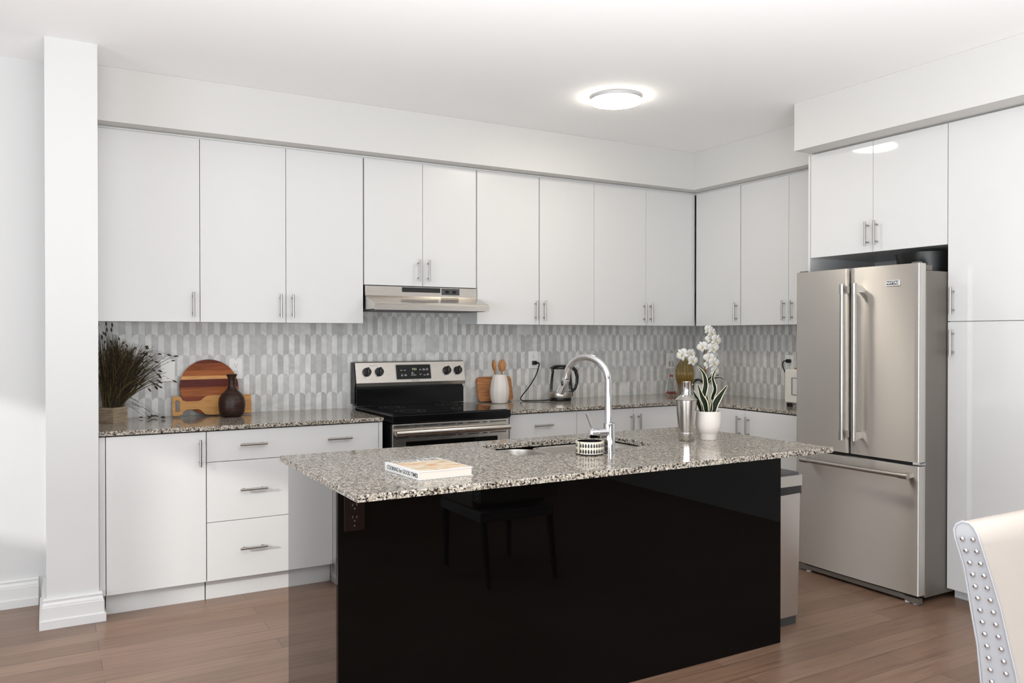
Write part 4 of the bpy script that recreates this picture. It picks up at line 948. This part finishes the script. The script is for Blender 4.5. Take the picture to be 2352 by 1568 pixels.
def flower(c, nv, s, roll):
    nv = nv.normalized(); u = nv.cross(Vector((0, 0, 1))).normalized(); v = u.cross(nv) * -1 if False else nv.cross(u) * -1
    v = u.cross(nv); m = MB()
    for k in range(5):
        a = roll + math.pi / 2 + k * 2 * math.pi / 5; d = u * math.cos(a) + v * math.sin(a); e = d.cross(nv)
        wide = 0.95 if k in (1, 4) else 0.50; Lp = s * (1.0 if k in (1, 4) else 0.95)
        rows = []
        for i in range(6):
            t = i / 5; w_ = wide * s * (math.sin(math.pi * (0.10 + 0.86 * t)) ** 0.8) * 0.62
            cc = c + d * Lp * t + nv * (0.10 * s * math.sin(t * math.pi))
            rows.append([m.bm.verts.new(cc + e * w_ * j + nv * (-0.10 * s * abs(j))) for j in (-1, -0.5, 0, 0.5, 1)])
        for a_, b_ in zip(rows, rows[1:]):
            for j in range(4):
                f = m.bm.faces.new((a_[j], a_[j + 1], b_[j + 1], b_[j])); f.smooth = True
    o = m.build('flower', M['petal'], oc, recalc=False)
    md = o.modifiers.new('thickness', 'SOLIDIFY'); md.thickness = 0.0008
    MB().ellipsoid(c + nv * 0.006 - v * s * 0.12, s * 0.13, s * 0.13, s * 0.16, 8, 6).build('lip', M['petalcentre'], o)
vw = -hf
fl = [(0.026, 0.520, .3), (0.044, 0.492, .6), (0.070, 0.442, .5), (0.036, 0.452, -.1), (-0.026, 0.396, -.5), (0.047, 0.386, .2), (0.062, 0.338, .4), (0.022, 0.318, -.2), (0.054, 0.278, .3), (0.026, 0.262, .0), (0.066, 0.218, .5), (-0.178, 0.340, -.7), (-0.104, 0.345, .4), (-0.096, 0.296, .3)]
for i, (u, v, tw) in enumerate(fl):
    flower(OP(u, v, -0.012 - 0.02 * (i % 3)), vw + hr * tw + Vector((0, 0, -0.15)), 0.041 + 0.005 * (i % 3), tw)

# cream toaster oven
to = thing('toaster_oven', 'small cream toaster oven partly hidden behind the fridge edge', 'toaster oven', (-0.33, -1.52, Z))
tx0, tx1, ty0, ty1, tz0, tz1 = -0.472, -0.17, -1.675, -1.366, Z + 0.026, Z + 0.252
MB().box(tx0, tx1, ty0, ty1, tz0, tz1, 0.010, 3).build('body', M['toaster'], to)
m = MB()
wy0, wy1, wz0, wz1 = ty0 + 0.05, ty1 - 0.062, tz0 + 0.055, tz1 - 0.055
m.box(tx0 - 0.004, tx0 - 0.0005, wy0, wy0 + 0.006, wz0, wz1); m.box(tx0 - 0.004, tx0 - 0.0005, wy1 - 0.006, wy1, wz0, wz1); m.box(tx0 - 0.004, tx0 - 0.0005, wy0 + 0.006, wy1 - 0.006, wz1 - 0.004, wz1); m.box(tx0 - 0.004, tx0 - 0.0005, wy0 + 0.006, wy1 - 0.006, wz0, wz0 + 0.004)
m.build('window_frame', M['printgrey'], to); MB().box(tx0 - 0.002, tx0 - 0.0005, wy0 + 0.007, wy1 - 0.007, wz0 + 0.005, wz1 - 0.005).build('window', M['toasterwin'], to)  # dark grey border paints in the shadow line round the inset panel
for fx_ in (tx0 + 0.03, tx1 - 0.03):
    for fy_ in (ty0 + 0.03, ty1 - 0.02): MB().box(fx_ - 0.014, fx_ + 0.014, fy_ - 0.016, fy_ + 0.016, Z, tz0 - 0.0003, 0.002).build('foot', M['black'], to)
MB().box(tx0 + 0.035, tx1 - 0.02, ty0 + 0.02, ty1 - 0.02, Z + 0.006, tz0 - 0.0004).build('crumb_tray', M['steel_sink'], to)
cdp = MB().tube(catmull([(-0.030, -1.000, 1.193), (-0.05, -0.985, 1.190), (-0.052, -0.975, 1.16), (-0.045, -1.00, 1.10), (-0.05, -1.1, 1.0), (-0.10, -1.30, 0.96), (-0.165, -1.40, 0.96)]), 0.0042, 8).build('power_cord', M['black'], to)
MB().box(-0.036, -0.0086, -1.020, -0.985, 1.178, 1.206, 0.006).build('plug', M['black'], cdp)
o = MB().box(-0.44, -0.20, -1.66, -1.42, tz1 + 0.0005, tz1 + 0.010, 0.003).build('wooden_slab', M['boardwood']); tag(o, 'thin brown wooden slab lying on top of the toaster oven', 'board')

# patterned bowl beside the faucet: an open cuff of a rim
wx, wy = -2.9005, -2.530
bw = thing('patterned_bowl', 'small cream bowl with black leaf pattern and notched rim beside the faucet', 'bowl', (wx, wy, Z))
r_, h_ = 0.0560, 0.0535
notch = math.atan2(CAM.y - wy, CAM.x - wx) - math.radians(48)
m = MB(); n = 64
angs = [notch + math.radians(4) + (2 * math.pi - math.radians(8)) * i / n for i in range(n + 1)]
def cuff(mb, r1, r2, z0, z1, A):
    g = [[mb.bm.verts.new((wx + r * math.cos(a), wy + r * math.sin(a), z)) for r, z in ((r1, z0), (r1, z1), (r2, z1), (r2, z0))] for a in A]
    for p, q in zip(g, g[1:]): mb.bridge(p, q, False)
    mb.cap(g[0], True); mb.cap(g[-1])
cuff(m, r_ - 0.004, r_, Z + 0.005, Z + h_, angs); smoothed(m.build('wall', M['cream'], bw), 40)
MB().lathe([(r_ - 0.001, Z), (r_ + 0.001, Z + 0.002), (r_ + 0.001, Z + 0.0045), (r_ - 0.006, Z + 0.0048), (0.0, Z + 0.0048)], (wx, wy), 48).build('base', M['black'], bw)
m = MB(); cuff(m, r_ - 0.0065, r_ - 0.0042, Z + 0.005, Z + h_ - 0.001, angs); smoothed(m.build('lining', M['black'], bw), 40)
m = MB()
for row, zc in enumerate((Z + 0.0165, Z + 0.0390)):
    for k in range(30):
        a = notch + 0.16 + k * (2 * math.pi - 0.32) / 29.5; hw, hh = 0.0040, 0.0090; ve = []
        for i in range(12):
            t = 2 * math.pi * i / 12; dx = hw * math.cos(t) * (1 - 0.35 * math.sin(t)); dz = hh * math.sin(t)
            aa = a + dx / r_; ve.append(m.bm.verts.new((wx + (r_ + 0.0003) * math.cos(aa), wy + (r_ + 0.0003) * math.sin(aa), zc + dz)))
        m.bm.faces.new(ve)
m.build('leaf_pattern', M['printblack'], bw)
# cocktail shaker
sx, sy = -2.275, -2.405
cs = thing('cocktail_shaker', 'tall stainless steel cocktail shaker on the island beside the snake plant', 'shaker', (sx, sy, Z))
MB().lathe([(0.0335, Z), (0.0350, Z + 0.003), (0.0362, Z + 0.036), (0.0368, Z + 0.0365), (0.0368, Z + 0.0385), (0.0364, Z + 0.039), (0.0478, Z + 0.180), (0.0480, Z + 0.184)], (sx, sy), 48, capt=True).build('cup', M['steel_shaker'], cs)
MB().lathe([(0.0482, Z + 0.1845), (0.0490, Z + 0.187), (0.0450, Z + 0.191), (0.0270, Z + 0.2075), (0.0235, Z + 0.2085), (0.0, Z + 0.2086)], (sx, sy), 48).build('strainer_top', M['steel_shaker'], cs)
MB().lathe([(0.0222, Z + 0.209), (0.0218, Z + 0.213), (0.0182, Z + 0.262), (0.0205, Z + 0.266), (0.0205, Z + 0.2685), (0.0, Z + 0.270)], (sx, sy), 40).build('cap', M['chrome'], cs)
# snake plant
px, py = -2.155, -2.417
sp_ = thing('snake_plant', 'small snake plant with cream-edged leaves in a white footed pot on the island', 'plant', (px, py, Z))
prof = [(0.0385, 0), (0.0393, 0.002), (0.0393, 0.0265), (0.0415, 0.029), (0.0500, 0.040), (0.0560, 0.056), (0.0583, 0.078), (0.0580, 0.105), (0.0568, 0.1305), (0.0535, 0.1305), (0.0525, 0.117), (0.0, 0.116)]
MB().lathe([(r, Z + z) for r, z in prof], (px, py), 44).build('pot', M['ceramic'], sp_)
MB().lathe([(0.0, Z + 0.1185), (0.0524, Z + 0.1185), (0.0524, Z + 0.1165)], (px, py), 32, capb=False).build('soil', M['soil'], sp_)
def sleaf(pts, w, nrm_dir, mtw=0.76):
    P = catmull([Vector((px, py, Z)) + hr * u + hf * d + Vector((0, 0, v)) for u, d, v in pts], 7); n = len(P)
    me_, md_ = MB(), MB()
    rows = []
    for i, p in enumerate(P):
        s_ = i / (n - 1); t = (P[min(i + 1, n - 1)] - P[max(i - 1, 0)]).normalized()
        ww = w * 0.82 * (0.62 + 0.5 * math.sin(math.pi * min(s_ * 1.25, 1.0) * 0.9)) * (1 - s_ ** 4) * (1.0 if s_ < 0.98 else 0.2) + 0.0006
        sd = t.cross(nrm_dir).normalized(); nn = sd.cross(t)
        rows.append([(p + sd * ww * j + nn * ww * 0.35 * (j * j)) for j in (-1, -mtw, 0, mtw, 1)])
    for mb, js in ((md_, (1, 2, 3)), (me_, (0, 1)), (me_, (3, 4))):
        vv = [[mb.bm.verts.new(r[j]) for j in js] for r in rows]
        for a, b in zip(vv, vv[1:]):
            for j in range(len(js) - 1):
                f = mb.bm.faces.new((a[j], a[j + 1], b[j + 1], b[j])); f.smooth = True
    o = md_.build('leaf', M['leafdark'], sp_, recalc=False); q = o.modifiers.new('thickness', 'SOLIDIFY'); q.thickness = 0.0016
    e = me_.build('leaf_margin', M['leafedge'], o, recalc=False); q = e.modifiers.new('thickness', 'SOLIDIFY'); q.thickness = 0.0017
zb = 0.118
sleaf([(-0.018, 0.0, zb), (-0.022, 0.0, 0.19), (-0.012, 0.0, 0.25), (-0.020, 0.0, 0.30), (-0.047, 0.0, 0.334)], 0.0135, hf * -1)
sleaf([(0.014, 0.012, zb), (0.022, 0.012, 0.19), (0.034, 0.012, 0.23), (0.024, 0.012, 0.285), (0.046, 0.012, 0.334)], 0.0125, (hf * -1 + hr * 0.5).normalized())
sleaf([(0.020, -0.015, zb), (0.030, -0.018, 0.165), (0.052, -0.022, 0.205), (0.083, -0.026, 0.250)], 0.0165, (hf * -1 - hr * 0.4 + Vector((0, 0, -.3))).normalized())
sleaf([(-0.012, -0.018, zb), (-0.020, -0.022, 0.165), (-0.036, -0.024, 0.20), (-0.055, -0.026, 0.258)], 0.0165, (hf * -1 + hr * 0.3).normalized())
sleaf([(-0.026, 0.010, zb), (-0.042, 0.006, 0.16), (-0.056, 0.0, 0.195), (-0.072, -0.004, 0.226)], 0.0105, (hf * -1).normalized())
sleaf([(0.004, -0.022, zb), (0.008, -0.026, 0.15), (0.012, -0.028, 0.185)], 0.0095, (hf * -1 + hr * 0.8).normalized())
sleaf([(0.004, 0.020, zb), (-0.002, 0.022, 0.17), (-0.006, 0.02, 0.225)], 0.0125, (hf * -1).normalized())

# cookbook lying on the island
bk = thing('cookbook', 'thick white cookbook with a painted cover lying on the island worktop', 'book', (-3.742, -2.749, Z))
ex_ = Vector((0.9995, 0.030, 0)); ey_ = Vector((-0.075, 0.997, 0)); Bc = Vector((-3.742, -2.749, Z)); W_, L_b, T_ = 0.205, 0.256, 0.0285
def BK(a, b, c): return Bc + ex_ * a + ey_ * b + Vector((0, 0, c))
def bkbox(m, a0, a1, b0, b1, c0, c1):
    v = [m.bm.verts.new(BK(a, b, c)) for a, b, c in ((a0, b0, c0), (a1, b0, c0), (a1, b1, c0), (a0, b1, c0), (a0, b0, c1), (a1, b0, c1), (a1, b1, c1), (a0, b1, c1))]
    fs = [m.bm.faces.new([v[i] for i in q]) for q in ((3, 2, 1, 0), (4, 5, 6, 7), (0, 1, 5, 4), (1, 2, 6, 5), (2, 3, 7, 6), (3, 0, 4, 7))]
    return m
m = MB(); bkbox(m, 0, W_, 0, L_b, T_ - 0.0022, T_); bkbox(m, 0, W_, 0, L_b, 0, 0.0022); bkbox(m, 0, 0.0022, 0, L_b, 0.00221, T_ - 0.00221); m.build('cover', M['white_paper'], bk)
m = MB(); bkbox(m, 0.003, W_ - 0.004, 0.003, L_b - 0.003, 0.0024, T_ - 0.0024); m.build('pages', M['pages'], bk)
m = MB(); bkbox(m, 0.012, W_ - 0.006, 0.010, L_b - 0.052, T_ + 0.0001, T_ + 0.0005); m.build('cover_art', M['coverart'], bk)
nE = -ex_
text('title_lettering', 'COOKING for GOOD TIMES', 0.0185, BK(-0.0004, L_b * 0.47, T_ / 2), -ey_, (0, 0, 1), M['printblack'], bk, 0.0001, 'CENTER', 0.0003)
text('cover_lettering', 'COOKING for', 0.030, BK(W_ * 0.5, L_b - 0.016, T_ + 0.0003), ex_, ey_, M['printblack'], bk, 0.0001)
text('cover_lettering', 'GOOD TIMES', 0.030, BK(W_ * 0.5, L_b - 0.038, T_ + 0.0003), ex_, ey_, M['printblack'], bk, 0.0001)

# ------------------------------------------------------------------ dining chair in the foreground (its back turned to the kitchen)
cx0, cx1 = -2.70, -2.20
ch = thing('dining_chair', 'cream upholstered dining chair with silver nailheads at the right foreground', 'chair', ((cx0 + cx1) / 2, -4.2, FZ))
# side outline of the reclined back in (y, z): rear line then front line
rear = [(-3.918, 0.835), (-3.922, 0.852), (-3.938, 0.874), (-3.955, 0.8845)]
outl = [(-4.005, 0.44), (-3.991, 0.574), (-3.9745, 0.66), (-3.9543, 0.77), (-3.9300, 0.840), (-3.9266, 0.862), (-3.934, 0.878), (-3.950, 0.888), (-3.968, 0.887), (-3.980, 0.878), (-3.990, 0.862), (-4.0172, 0.785), (-4.0506, 0.683), (-4.0704, 0.60), (-4.0887, 0.53), (-4.105, 0.44)]
m = MB()
mid_y = sum(p[0] for p in outl) / len(outl); mid_z = sum(p[1] for p in outl) / len(outl)
def shrink(p, s): return (p[0] + (mid_y - p[0]) * 0, p[1])
secs = [(cx0, 0.006), (cx0 + 0.004, 0.001), (cx0 + 0.010, 0.0)]
def inset(o_, d):
    n = len(o_); res = []
    for i in range(n):
        p, a, b = o_[i], o_[i - 1], o_[(i + 1) % n]; t = Vector((b[0] - a[0], b[1] - a[1])).normalized(); res.append((p[0] - t.y * d if False else p[0] + t.y * -d * -1, p[1] - t.x * d * -1 * -1))
    return res
def cset(d):
    n = len(outl); cxm = -3.99; res = []
    for i, (y, z) in enumerate(outl):
        a, b = outl[max(i - 1, 0)], outl[min(i + 1, n - 1)]; t = Vector((b[0] - a[0], b[1] - a[1])); t.normalize(); nv = Vector((-t.y, t.x))  # outward (left of travel)
        res.append((y - nv.x * d * -1 * -1, z - nv.y * d))
    return res
prev = None
for x, d in ((cx0 + 0.0015, 0.0), (cx1 - 0.0015, 0.0)):
    rg = [m.bm.verts.new((x, y, z)) for y, z in outl]
    if prev: m.bridge(prev, rg, True)
    else: m.cap(rg, True)
    prev = rg
m.cap(prev)
bk_ = smoothed(m.build('backrest', M['fabric_cream'], ch), 60)
for sx_, sg in ((cx0, -1), (cx1, 1)):
    m = MB()
    m.prism(outl, lambda y, z: (sx_ - 0.0035 * -sg * -1, y, z), lambda y, z: (sx_ + 0.001 * -sg, y, z)); sd = m.build('side_panel', M['fabric_grey'], bk_)
    m = MB(); m.tube([Vector((sx_ + sg * 0.002, y, z)) for y, z in outl], 0.0026, 8); m.build('piping', M['fabric_grey'], sd)
    nl = [((2205.5, 1228), (2228, 1226))]
    zs = [0.842 - 0.0292 * i for i in range(14)]
    import bisect
    def yat(pts, z):
        pts = sorted(pts, key=lambda p: p[1])
        for (y0, z0), (y1, z1) in zip(pts, pts[1:]):
            if z0 <= z <= z1: return y0 + (y1 - y0) * (z - z0) / max(1e-6, z1 - z0)
        return pts[0][0]
    rearl, frontl = outl[:7], outl[9:]
    for z in zs:
        yr, yf_ = yat(rearl, z), yat(frontl, z - 0.0)
        for fr_ in (0.30, 0.72):
            y = yr + (yf_ - yr) * fr_
            MB().ellipsoid((sx_ + sg * 0.0035, y, z + (0.004 if fr_ > 0.5 else 0)), 0.0040, 0.0062, 0.0062, 12, 8).build('nailhead', M['stud'], sd)
m = MB(); m.box(cx0, cx1, -4.56, -4.115, 0.385, 0.478, 0.02, 3); smoothed(m.build('seat', M['fabric_cream'], ch))
m = MB(); m.box(cx0 + 0.005, cx1 - 0.005, -4.55, -4.02, 0.325, 0.384, 0.006); m.build('seat_frame', M['fabric_grey'], ch)
for lx in (cx0 + 0.03, cx1 - 0.03):
    for ly, dy in ((-4.03, 0.06), (-4.52, 0.0)):
        MB().tube([(lx, ly + dy, FZ), (lx, ly, 0.3245)], [0.014, 0.021], 4).build('leg', M['darkwood'], ch)
